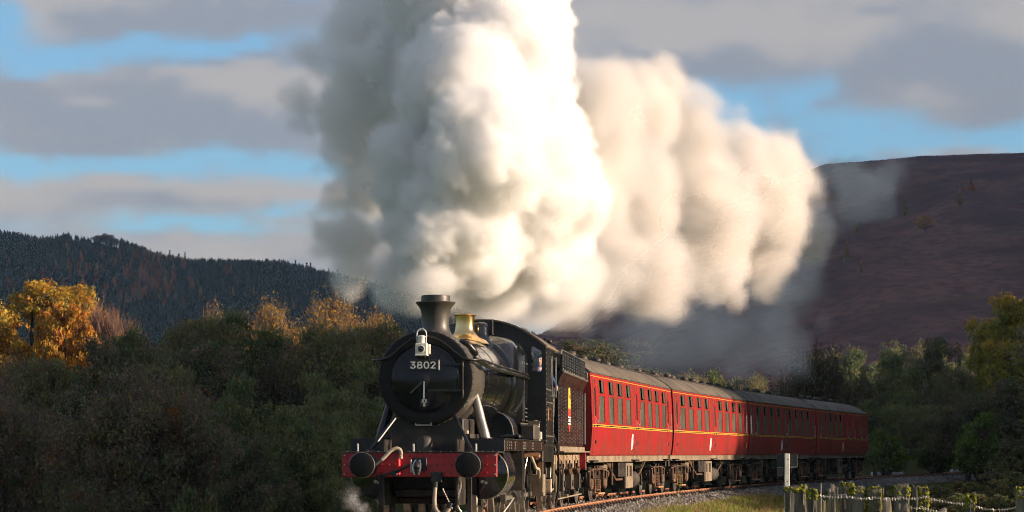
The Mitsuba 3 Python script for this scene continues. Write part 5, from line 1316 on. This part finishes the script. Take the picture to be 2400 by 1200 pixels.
def rough_post(x, y, w, d, z0, z1, seed, tip=.04, lean=(0, 0)):
    r = np.random.default_rng(seed)
    zs = np.linspace(z0, z1, 12)
    K = 14
    th_ = np.arange(K) * 2 * PI / K
    c, s = np.cos(th_), np.sin(th_)
    V = []
    for i, z in enumerate(zs):
        n_ = 5.0
        rx = np.sign(c) * np.abs(c) ** (2 / n_) * w / 2 * (1 + .10 * r.normal(0, 1, K) * .5)
        ry = np.sign(s) * np.abs(s) ** (2 / n_) * d / 2 * (1 + .10 * r.normal(0, 1, K) * .5)
        zz_ = np.full(K, z) + (r.uniform(-tip, tip, K) if i == 11 else 0)
        f = (z - z0) / (z1 - z0)
        V.append(np.stack([x + rx + lean[0] * f, y + ry + lean[1] * f, zz_], 1))
    V = np.vstack(V + [[[x + lean[0], y + lean[1], z1 - .03]]])
    i = np.arange(K)
    j = (i + 1) % K
    F = [np.stack([k * K + i, k * K + j, (k + 1) * K + j], 1) for k in range(11)] + [np.stack([k * K + i, (k + 1) * K + j, (k + 1) * K + i], 1) for k in range(11)]
    F.append(np.stack([11 * K + i, 11 * K + j, i * 0 + 12 * K], 1))
    return V, np.vstack(F)


def moss_cap(x, y, w, d, z1, drop, seed, lean=(0, 0), n=70):
    r = np.random.default_rng(seed)
    out = []
    for k in range(n):
        t = r.random() ** 1.8
        a = r.uniform(0, 2 * PI)
        sidew = t > .12
        px_ = x + lean[0] + (np.sign(math.cos(a)) * abs(math.cos(a)) ** .5 * w * .5 if sidew else r.uniform(-.5, .5) * w)
        py_ = y + lean[1] + (np.sign(math.sin(a)) * abs(math.sin(a)) ** .5 * d * .5 if sidew else r.uniform(-.5, .5) * d)
        b = ball((px_, py_, z1 - t * drop + .004), np.array([.012, .012, .010]) * r.uniform(.6, 1.7), 1)
        out.append((b[0] + r.normal(0, .0022, b[0].shape), b[1]))
    return join(*out)


FY = 30.0
posts = [  # px centre, px width, top row, distance, moss drop, label
    (1857, 27, 1141, 30.2, .05, 'broad mossy end post below the lineside sign'), (1873, 17, 1146, 29.7, .03, None), (1903, 16, 1146, 29.4, .12, 'post with thick dark moss'), (1881, 12, 1136, 30.6, .06, None),
    (1985, 22, 1131, 30.6, .06, None), (2007, 25, 1141, 29.8, .09, 'post with a yellow mossy head'), (2048, 25, 1140, 29.8, .45, 'post covered in moss down its face'), (2113, 26, 1138, 29.6, .12, None),
    (2147, 12, 1138, 29.9, .0, None), (2164, 16, 1141, 29.6, .35, 'leaning post with moss along its right edge'), (2275, 15, 1158, 29.0, .16, 'small post with a bright yellow mossy head'), (2393, 18, 1142, 28.6, .12, 'post at the right edge with a yellow mossy head')]
for i, (px, wpx, py, Y, drop, lab) in enumerate(posts):
    q = at(px, py, Y)
    w_ = wpx / FPX * Y * 1.32
    g0 = float(ground_z(np.array([q[0]]), np.array([Y]))[0])
    ln = (fg.uniform(-.02, .02), 0)
    k = part(FENCE, 'post', rough_post(q[0] - ln[0], Y, w_, w_ * .9, g0 - .2, q[2] - .012, 100 + i, lean=ln), 'post_wood', 35, label=lab)
    if drop:
        part(k, 'moss', moss_cap(q[0] - ln[0], Y, w_ * 1.0, w_ * .9, q[2] - .012, drop, 200 + i, ln, n=int(60 + 260 * drop)), 'moss', True)
    part(k, 'splinter', join(*[rough_post(q[0] + fg.uniform(-.45, .45) * w_, Y - w_ * .5, .012, .01, q[2] - fg.uniform(.3, .6), q[2] - fg.uniform(.0, .12), 300 + i * 5 + s_, tip=.01) for s_ in range(1)]), 'post_wood', 35)
for i, (px, wpx, py) in enumerate([(1890, 3, 1135), (1925, 4, 1136), (1942, 5, 1146), (1948, 7, 1135), (1958, 4, 1136), (1965, 3, 1144), (2032, 3, 1143), (2068, 3, 1143), (2083, 17, 1169), (2210, 16, 1192), (1916, 5, 1168), (1934, 6, 1172)]):
    q = at(px, py, 30.0 + fg.uniform(-.5, .5))
    w_ = wpx / FPX * 30
    k = part(FENCE, 'stake', rough_post(q[0], q[1], w_, w_, -.8, q[2], 400 + i, tip=.02, lean=(fg.uniform(-.03, .03), 0)), 'pale_stake', 35)


def wire_run(pts, sag, rr=.004, barbs=True, wool=0):
    P = [np.asarray(p_, float) for p_ in pts]
    line = []
    for a_, b_ in zip(P[:-1], P[1:]):
        for t in np.linspace(0, 1, 14)[:-1]:
            line.append(a_ + (b_ - a_) * t - np.array([0, 0, sag * 4 * t * (1 - t)]))
    line.append(P[-1])
    line = np.array(line)
    out = [tube(line, rr, 5)]
    if barbs:
        s_ = np.concatenate([[0], np.cumsum(np.linalg.norm(np.diff(line, axis=0), axis=1))])
        for t in np.arange(.03, s_[-1], .032):
            c = np.array([np.interp(t, s_, line[:, k]) for k in range(3)])
            for q in range(2):
                d = unit(fg.normal(0, 1, 3) * [.4, .4, 1.2]) * .016
                out.append(tube([c - d, c + d], .003, 4))
    return join(*out)


W1 = [at(x, y, 29.5) for x, y in ((1905, 1158), (1990, 1164), (2050, 1166), (2113, 1166), (2165, 1164), (2275, 1182), (2340, 1195), (2395, 1182))]
W2 = [at(x, y, 29.5) for x, y in ((2130, 1188), (2165, 1190), (2215, 1200), (2275, 1215), (2395, 1232))]
W3 = [at(x, y, 29.9) for x, y in ((1880, 1155), (1905, 1170), (1948, 1156), (1985, 1160))]
part(FENCE, 'barbed_wire', wire_run(W1, .02), 'wire', False)
part(FENCE, 'barbed_wire', wire_run(W2, .015), 'wire', False)
part(FENCE, 'wire', wire_run(W3, .015, .004, False), 'wire', False)
part(FENCE, 'wire', wire_run([at(x, y, 30.1) for x, y in ((1932, 1165), (1950, 1160), (1985, 1158))], .005, .004, False), 'wire', False)

# ------------------------------------------------------------------ lineside sign seen from behind
SG = thing('lineside_sign', 'small black sign board on a white post, seen from behind beside the track', 'sign')
SY = 46.0
q = at(1845, 1063, SY)
wd_ = 11.5 / FPX * SY
part(SG, 'post', box(q[0] - wd_ / 2, q[0] + wd_ / 2, SY - .05, SY + .03, -1.0, q[2], .006), 'white_paint', False)
part(SG, 'board', box(q[0] - .175, q[0] + .185, SY + .032, SY + .045, q[2] - .235, q[2] - .005, .004), 'letter_black', False)
part(SG, 'bracket', box(q[0] - .165, q[0] - .085, SY + .0, SY + .03, q[2] - .245, q[2] - .236), 'galvanised', False)
part(SG, 'bracket', box(q[0] + .05, q[0] + .165, SY + .0, SY + .03, q[2] - .241, q[2] - .230), 'galvanised', False)
part(SG, 'bolt', domes([(q[0], SY - .05, q[2] - .49), (q[0] + .01, SY - .05, q[2] - .1)], (0, -1, 0), .012), 'cast_iron', 40, kind='stuff')


# ------------------------------------------------------------------ small guard rails and the crossing slab at the far culvert
def guard_rail(label, px0, px1, ytop, ybot, Y, slab):
    k = thing('guard_rail', label, 'railing', 'guard rails of the culvert')
    a_, b_ = at(px0, ybot, Y), at(px1, ybot, Y)
    H = (ybot - ytop) / FPX * Y
    for t in (0, .5, 1):
        p_ = a_ + (b_ - a_) * t
        part(k, 'post', cyl(p_ - [0, 0, .3], p_ + [0, 0, H], .05, n=8), 'concrete', 35)
    for f in (.98, .52):
        part(k, 'rail', tube([a_ + [0, 0, H * f], b_ + [0, 0, H * f]], .045, 8), 'concrete', 35)
    part(k, 'slab', box(a_[0] - .6, b_[0] + .5, Y - .5, Y + .5, a_[2] - .35, a_[2] - .08, .03), 'concrete', False)
    if slab:
        part(k, 'pier', box(a_[0] + .1, a_[0] + .6, Y - .4, Y + .4, a_[2] - 1.6, a_[2] - .35, .02), 'concrete', False)
        part(k, 'pier', box(b_[0] - .6, b_[0] - .2, Y - .4, Y + .4, a_[2] - 1.6, a_[2] - .35, .02), 'concrete', False)


guard_rail('low metal guard rail on a concrete slab just behind the last coach', 2066, 2096, 1076, 1104, 164, False)
guard_rail('metal guard rail on a concrete slab where the rails leave the view', 2248, 2278, 1070, 1098, 196, True)

# ------------------------------------------------------------------ the driver
from manifold3d import Manifold


def body_of(joints, bones, ref=.018):
    """joints: name -> (point, radius); bones: pairs. One continuous smoothed surface."""
    tot = None
    for a_, b_ in bones:
        (pa, ra), (pb, rb) = joints[a_], joints[b_]
        m = Manifold.batch_hull([Manifold.sphere(ra, 20).translate(list(map(float, pa))), Manifold.sphere(rb, 20).translate(list(map(float, pb)))])
        tot = m if tot is None else tot + m
    tot = tot.refine_to_length(ref)
    me = tot.to_mesh()
    t = trimesh.Trimesh(np.array(me.vert_properties[:, :3]), np.array(me.tri_verts), process=True)
    trimesh.smoothing.filter_taubin(t, .5, -.53, 12)
    return np.array(t.vertices), np.array(t.faces)


DRV = thing('person', 'engine driver in the cab doorway with one hand on the outer handrail', 'person')
J = {'pelvis': ((.92, 11.55, 2.38), .15), 'belly': ((.94, 11.55, 2.58), .145), 'chest': ((.97, 11.52, 2.82), .15), 'shL': ((.97, 11.33, 2.93), .08), 'shR': ((1.00, 11.72, 2.93), .08), 'neck': ((.99, 11.52, 3.02), .06), 'base': ((.99, 11.51, 3.08), .055),
     'hipL': ((.92, 11.44, 2.32), .10), 'hipR': ((.92, 11.66, 2.32), .10), 'knL': ((.95, 11.44, 1.90), .07), 'knR': ((.95, 11.66, 1.90), .07), 'anL': ((.93, 11.44, 1.54), .05), 'anR': ((.93, 11.66, 1.54), .05), 'toL': ((1.08, 11.44, 1.50), .04), 'toR': ((1.08, 11.66, 1.50), .04),
     'elR': ((1.20, 11.93, 2.86), .055), 'wrR': ((1.325, 11.86, 2.66), .034), 'elL': ((1.02, 11.18, 2.68), .055), 'wrL': ((1.05, 11.0, 2.80), .035)}
B = [('pelvis', 'belly'), ('belly', 'chest'), ('chest', 'shL'), ('chest', 'shR'), ('chest', 'neck'), ('neck', 'base'), ('pelvis', 'hipL'), ('pelvis', 'hipR'), ('hipL', 'knL'), ('hipR', 'knR'), ('knL', 'anL'), ('knR', 'anR'), ('anL', 'toL'), ('anR', 'toR'),
     ('shR', 'elR'), ('elR', 'wrR'), ('shL', 'elL'), ('elL', 'wrL')]
part(DRV, 'overall', body_of(J, B), 'overall_blue', True, M=LM)


def hand(wr, fwd, side, up):
    wr, fwd, side, up = (np.asarray(v_, float) for v_ in (wr, fwd, side, up))
    Jh = {'w': (wr, .030)}
    bones = []
    for i, (o, ln) in enumerate(((-.030, .072), (-.010, .080), (.010, .076), (.030, .060))):
        kn = wr + fwd * .075 + side * o
        m_ = kn + fwd * ln * .35 - up * ln * .35
        e = m_ - fwd * ln * .25 - up * ln * .30
        Jh[f'k{i}'], Jh[f'm{i}'], Jh[f'e{i}'] = (kn, .0125), (m_, .0100), (e, .0085)
        bones += [('w', f'k{i}'), (f'k{i}', f'm{i}'), (f'm{i}', f'e{i}')]
        if i:
            bones.append((f'k{i - 1}', f'k{i}'))
    tb = wr + fwd * .025 - side * .032
    t1 = tb + fwd * .035 - side * .018 - up * .015
    Jh['t0'], Jh['t1'], Jh['t2'] = (tb, .014), (t1, .011), (t1 + fwd * .02 - up * .03, .009)
    bones += [('w', 't0'), ('t0', 't1'), ('t1', 't2')]
    return body_of(Jh, bones, .005)


part(DRV, 'hand', hand((1.325, 11.84, 2.65), (0, -.55, -.80), (.75, 0, 0), (0.9, -.3, .2)), 'skin', True, M=LM)
part(DRV, 'hand', hand((1.05, 10.98, 2.80), (.2, -.9, .2), (.9, .2, 0), (0, 0, 1)), 'skin', True, M=LM)
hd = trimesh.creation.icosphere(subdivisions=4)
hv = np.array(hd.vertices)
sk_ = hv * [.075, .098, .125]
fr_ = sstep(.2, .9, -hv[:, 1])
sk_[:, 1] -= .030 * np.exp(-((hv[:, 0] / .16) ** 2 + ((hv[:, 2] + .10) / .22) ** 2)) * (hv[:, 1] < 0)
sk_[:, 1] += .012 * (np.exp(-(((hv[:, 0] - .36) / .18) ** 2 + ((hv[:, 2] - .06) / .14) ** 2)) + np.exp(-(((hv[:, 0] + .36) / .18) ** 2 + ((hv[:, 2] - .06) / .14) ** 2))) * (hv[:, 1] < 0)
sk_[:, 1] += .006 * np.exp(-((hv[:, 0] / .4) ** 2 + ((hv[:, 2] + .45) / .06) ** 2)) * (hv[:, 1] < 0)
sk_[:, 0] *= 1 - .22 * sstep(-.1, -1, hv[:, 2])
ear = [ball((s_ * .078, .012, 0), (.012, .022, .034), 2) for s_ in (-1, 1)]
hm = join((sk_, np.array(hd.faces)), *ear)
HT = T(LM) @ T().translate([1.0, 11.49, 3.20])
part(DRV, 'head', hm, 'skin', True, M=HT)
part(DRV, 'eye', join(*[ball((s_ * .027, -.088, .010), .010, 2) for s_ in (-1, 1)]), 'cap_dark', True, M=HT)
part(DRV, 'hair', (lambda v_: (v_[0] * np.array([1.04, 1.04, 1.02]) + [0, .012, .002], v_[1]))((hv * [.077, .098, .126], np.array(hd.faces)[(hv[np.array(hd.faces)][:, :, 1].mean(1) > .15) | (hv[np.array(hd.faces)][:, :, 2].mean(1) > .62)])), 'cap_dark', True, M=HT)
part(DRV, 'cap', join(lathe([(.094, .05), (.098, .07), (.118, .105), (.112, .128), (0, .135)], (0, 0, 0), (0, 0, 1), 24), hull([(-.07, -.09, .055), (.07, -.09, .055), (-.045, -.15, .045), (.045, -.15, .045), (-.07, -.09, .065), (.07, -.09, .065)])), 'cap_dark', 35, M=HT)
part(DRV, 'collar', join(lathe([(.085, 0), (.075, .05), (.066, .06)], (.985, 11.515, 2.985), (0, 0, 1), 20)), 'shirt_pink', 35, M=LM)
from scipy import ndimage
# ------------------------------------------------------------------ steam: one plume, held as a cloud of density in boxes that touch
puffs = []


def puff(px, py, Y, rpx, crisp=1.0, dens=1.0):
    c = at(px, py, Y)
    puffs.append((c[0], c[1], c[2], rpx / FPX * Y, crisp, dens))


for q in [(1080, 470, 51, 165), (1000, 400, 52, 150), (1150, 350, 50.5, 185), (1250, 450, 53, 150), (1285, 300, 53, 105), (1100, 200, 51.5, 190), (1200, 150, 52, 165), (1262, 60, 54, 95), (985, 170, 54, 170), (905, 60, 55, 125), (865, 200, 56.5, 100), (865, 330, 57, 105), (860, 440, 57.5, 100),
          (1050, 20, 53, 180), (1180, -70, 54, 180), (980, -80, 56, 190), (1310, 500, 54, 70), (1310, 390, 55, 60), (1150, 590, 52, 100), (1050, 580, 52, 110)]:
    puff(*q, 1.0 if q[0] > 960 else .75, 1.0 if q[0] > 960 else .8)
for q in [(1100, 500, 55.5, 190), (1150, 350, 55.5, 200), (1250, 560, 56, 150), (1020, 480, 56, 160), (1020, 300, 56, 170)]:
    puff(*q, .8, 1.0)
for q in [(1020, 660, 50.5, 80), (1000, 640, 56, 140), (1150, 660, 57, 150), (1300, 650, 60, 130), (1330, 735, 63, 55), (935, 660, 58, 85), (830, 555, 55, 100), (765, 545, 55, 62), (735, 570, 55, 40), (1230, 560, 58, 130), (1060, 735, 54, 55), (1150, 740, 58, 60), (1240, 745, 62, 60), (985, 730, 55, 45), (800, 460, 55, 65)]:
    puff(*q, .45, .7)
for q in [(715, 235, 53, 66), (672, 225, 53, 36), (745, 300, 54, 50), (700, 290, 53.5, 40), (790, 150, 54, 75), (805, 260, 54.5, 85), (770, 235, 53.5, 60), (805, 370, 54.5, 85), (790, 465, 54.5, 80), (765, 555, 54.5, 75), (820, 630, 55, 75), (850, 90, 55, 80)]:
    puff(*q, .7, .55)
for q in [(1420, 300, 68, 120), (1500, 270, 75, 110), (1555, 190, 78, 52), (1385, 215, 62, 75), (1430, 280, 65, 110), (1420, 560, 66, 115), (1375, 665, 63.5, 80), (1455, 650, 68, 90), (1400, 460, 65, 120), (1400, 160, 66, 40), (1420, 380, 66, 120), (1470, 215, 72, 60), (1600, 330, 80, 110), (1660, 400, 86, 90), (1740, 370, 91, 70), (1840, 380, 96, 70), (1470, 440, 70, 160), (1600, 500, 82, 150), (1760, 430, 92, 105), (1790, 520, 95, 130), (1690, 580, 90, 110), (1870, 450, 98, 72), (1885, 560, 100, 68), (1800, 610, 97, 70), (1500, 610, 75, 130), (1390, 610, 68, 115), (1410, 700, 72, 55), (1555, 680, 80, 55), (1690, 640, 88, 70)]:
    puff(*q, .35, .55)
for q in [(2050, 425, 117, 60), (1985, 455, 115, 60), (1945, 400, 112, 42), (2095, 400, 118, 36), (2000, 400, 116, 44), (1870, 700, 108, 60)]:
    puff(*q, .3, .13)
for q in [(1790, 730, 108, 120), (1700, 790, 107, 100), (1820, 800, 110, 90), (1620, 800, 106, 85), (1500, 790, 104, 70), (1560, 840, 105, 60), (1430, 775, 103, 50), (1560, 760, 105, 60), (1480, 850, 104, 40), (1650, 720, 106, 60), (1850, 640, 108, 80), (1740, 860, 110, 60)]:
    puff(*q, .25, .085)
sr_ = np.random.default_rng(21)
for x, y, z, r, cr, dn in list(puffs):
    if dn < .3:
        continue
    for k in range(5 if cr > .5 else 4):
        d_ = unit(sr_.normal(0, 1, 3))
        q = r * sr_.uniform(.28, .55)
        puffs.append((*(np.array([x, y, z]) + d_ * (r * sr_.uniform(.70, .98) - .1)), q, cr, dn))
puffs = np.array(puffs)


ROT = [np.linalg.qr(np.random.default_rng(90 + k).normal(0, 1, (3, 3)))[0] for k in range(6)]


def steam_noise(P):
    """Billows with sharp creases for fresh steam, and soft ragged noise for steam that has drifted."""
    wp = P + .55 * (np.stack([meshkit.noise(P @ ROT[4] * .55 + 9.1 * k, seed=40 + k) for k in range(3)], -1) - .5)
    n = 0
    for k, (f, a) in enumerate([(.55, .50), (1.15, .38), (2.4, .30), (4.9, .21), (9.5, .12)]):
        n = n + a * (np.abs(2 * meshkit.noise(wp @ ROT[k] * f, seed=k) - 1) - .35)
    soft = 3.4 * (meshkit.fbm(wp @ ROT[5] * .34, 3, seed=30) - .5) + 2.6 * (meshkit.fbm(wp @ ROT[2] * 1.0, 5, seed=33) - .5)
    return n, soft


def plume_density(lo, n_, h):
    """Extinction on the grid, from 0 to 1."""
    ax = [lo[i] + (np.arange(n_[i]) + .5) * h for i in range(3)]
    win = []
    mask = np.zeros(n_, bool)
    for x, y, z, r, cr, dn in puffs:
        R = r * 1.45 + (.6 if cr > .5 else 1.3 if dn > .3 else 2.2)
        sl = tuple(slice(int(np.clip((c - R - lo[i]) / h, 0, n_[i])), int(np.clip((c + R - lo[i]) / h + 1, 0, n_[i]))) for i, c in enumerate((x, y, z)))
        if min(s_.stop - s_.start for s_ in sl) < 1:
            continue
        q = np.sqrt(((ax[0][sl[0]] - x) ** 2)[:, None, None] + ((ax[1][sl[1]] - y) ** 2)[None, :, None] + ((ax[2][sl[2]] - z) ** 2)[None, None, :]).astype(np.float32)
        win.append((sl, q, r, cr, dn))
        mask[sl] |= q < R
    inner = np.zeros(n_, bool)                 # deep inside a puff the noise does not matter
    for sl, q, r, cr, dn in win:
        if cr > .5:
            inner[sl] |= q < r * .55 - .5
    nz, soft = np.zeros(n_, np.float32), np.zeros(n_, np.float32)
    m = np.argwhere(mask & ~inner)
    for i in range(0, len(m), 400000):
        mm = m[i:i + 400000]
        a_, b_ = steam_noise(lo + (mm + .5) * h)
        nz[tuple(mm.T)], soft[tuple(mm.T)] = a_, b_
    best = np.zeros(n_, np.float32)
    for sl, q, r, cr, dn in win:
        b = nz[sl] * ((.40 + .60 * cr) * (.65 + .16 * r)) + soft[sl] * ((1 - cr) * (.55 + .30 * r) * (1.7 if dn < .3 else 1.0))
        edge = .07 + (1 - cr) * (.35 + .35 * r) + .42 * cr * np.clip(.35 + .8 * soft[sl], 0, 1) ** 1.5
        best[sl] = np.maximum(best[sl], dn * np.clip((r + b - q) / edge, 0, 1))
    return best


def steam_box(key, lo, hi, h, S, fn, alb=(.9985, .998, .997), core=None, floor=0.0):
    lo, hi = np.array(lo, float), np.array(hi, float)
    n = np.ceil((hi - lo) / h).astype(int)
    rho = fn(lo, n, h)
    if floor:
        rho *= sstep(0, 1, (ax_ := lo[2] + (np.arange(n[2]) + .5) * h - lo[2]) / floor).astype(np.float32)[None, None, :]
    hi = lo + n * h
    vg = mi.VolumeGrid(np.ascontiguousarray((rho * S).transpose(2, 1, 0)).astype(np.float32))
    scene[key + '_vapour'] = {'type': 'heterogeneous', 'albedo': {'type': 'rgb', 'value': list(alb)}, 'phase': {'type': 'hg', 'g': -.1},
                              'sigma_t': {'type': 'gridvolume', 'grid': vg, 'raw': True, 'to_world': T().translate(lo.tolist()).scale((n * h).tolist()), 'filter_type': 'trilinear'}}
    occ = rho > 1e-4
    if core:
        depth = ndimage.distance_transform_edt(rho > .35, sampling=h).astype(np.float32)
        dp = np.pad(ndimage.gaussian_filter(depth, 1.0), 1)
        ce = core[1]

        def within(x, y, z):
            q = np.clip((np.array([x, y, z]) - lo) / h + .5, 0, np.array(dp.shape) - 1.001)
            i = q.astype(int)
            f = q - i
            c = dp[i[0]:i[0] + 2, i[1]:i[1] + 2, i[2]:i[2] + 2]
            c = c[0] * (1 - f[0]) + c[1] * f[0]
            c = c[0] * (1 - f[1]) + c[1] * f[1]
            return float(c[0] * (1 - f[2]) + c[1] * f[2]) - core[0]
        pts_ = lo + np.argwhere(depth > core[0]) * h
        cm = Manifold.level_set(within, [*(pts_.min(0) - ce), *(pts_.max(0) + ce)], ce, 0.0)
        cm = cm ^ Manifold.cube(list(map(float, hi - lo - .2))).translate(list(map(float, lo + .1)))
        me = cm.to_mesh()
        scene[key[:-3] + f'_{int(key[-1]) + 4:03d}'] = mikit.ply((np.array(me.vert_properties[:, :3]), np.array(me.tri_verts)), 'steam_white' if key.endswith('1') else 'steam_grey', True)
    idx = np.argwhere(occ & ~ndimage.binary_erosion(occ))
    idx = idx[:: max(1, len(idx) // 60000)]
    P = lo + (idx + .5) * h
    P = np.concatenate([P + np.array(d_) * h * 1.5 for d_ in ((1, 1, 1), (-1, -1, -1), (1, -1, 1), (-1, 1, -1))])
    hv_ = np.unique(np.concatenate([P[np.argsort(P @ u_)[-1:]] for u_ in unit(np.random.default_rng(1).normal(0, 1, (220, 3)))]), axis=0)
    m = Manifold.hull_points(hv_ + (hv_ - hv_.mean(0)) * .04)
    m = m ^ Manifold.cube(list(map(float, hi - lo))).translate(list(map(float, lo)))
    return m


def steam_entry(key, m):
    me = m.to_mesh()
    scene[key] = {**mikit.ply((np.array(me.vert_properties[:, :3]), np.array(me.tri_verts)), None, False), 'bsdf': {'type': 'null'}, 'interior': {'type': 'ref', 'id': VAP[key]}, 'exterior': {'type': 'ref', 'id': 'haze_air'}}


VAP = {}
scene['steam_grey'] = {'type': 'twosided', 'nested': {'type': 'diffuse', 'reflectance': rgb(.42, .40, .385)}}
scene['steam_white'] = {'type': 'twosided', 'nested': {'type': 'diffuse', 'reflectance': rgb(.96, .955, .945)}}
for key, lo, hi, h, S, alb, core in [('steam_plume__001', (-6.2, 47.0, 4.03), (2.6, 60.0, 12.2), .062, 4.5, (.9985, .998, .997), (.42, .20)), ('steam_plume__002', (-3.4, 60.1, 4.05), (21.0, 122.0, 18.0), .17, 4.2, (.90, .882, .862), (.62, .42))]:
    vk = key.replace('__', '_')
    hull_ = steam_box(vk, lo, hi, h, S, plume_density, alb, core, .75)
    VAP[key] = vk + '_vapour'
    steam_entry(key, hull_)
labels['steam_plume'] = {'label': 'huge billowing plume of white steam rising from the locomotive chimney and drifting back over the train', 'category': 'steam', 'kind': 'stuff'}
# small leak of steam low in front of the left cylinder
leak_c = at(838, 1185, 42.2)


def leak(lo, n_, h):
    P = np.stack(np.meshgrid(*[lo[i] + (np.arange(n_[i]) + .5) * h for i in range(3)], indexing='ij'), -1)
    q = (P - leak_c) * 1.25
    wq = q + .22 * (np.stack([meshkit.fbm(P * 4.5 + 7 * k, 3, seed=80 + k) for k in range(3)], -1) - .5)
    t = wq @ np.array([-.55, .25, .80])                      # drifting up and outwards from the drain cock
    side = np.sqrt(np.maximum((wq * wq).sum(-1) - t * t, 0))
    body = 1 - side / (.14 + .26 * np.clip(t + .35, 0, 1))
    rag = meshkit.fbm(P * 7.5, 4, seed=6)
    return np.clip(body * 1.2 + 2.0 * (rag - .62), 0, 1) * sstep(-.5, -.2, t) * sstep(.50, .05, t)


hull_ = steam_box('steam_leak', leak_c - .55, leak_c + .55, .04, 2.4, leak)
VAP['steam_leak'] = 'steam_leak_vapour'
steam_entry('steam_leak', hull_)
labels['steam_leak'] = {'label': 'small puff of steam low beside the left front wheel of the locomotive', 'category': 'steam', 'kind': 'stuff'}

# ------------------------------------------------------------------ the air of the valley
scene['haze'] = {'type': 'cube', 'to_world': T().translate([0, 1560, 410]).scale([2750, 1960, 435]), 'bsdf': {'type': 'null'}, 'interior': {'type': 'ref', 'id': 'haze_air'}}
labels['haze'] = {'label': 'thin blue autumn haze filling the valley', 'category': 'haze', 'kind': 'stuff'}
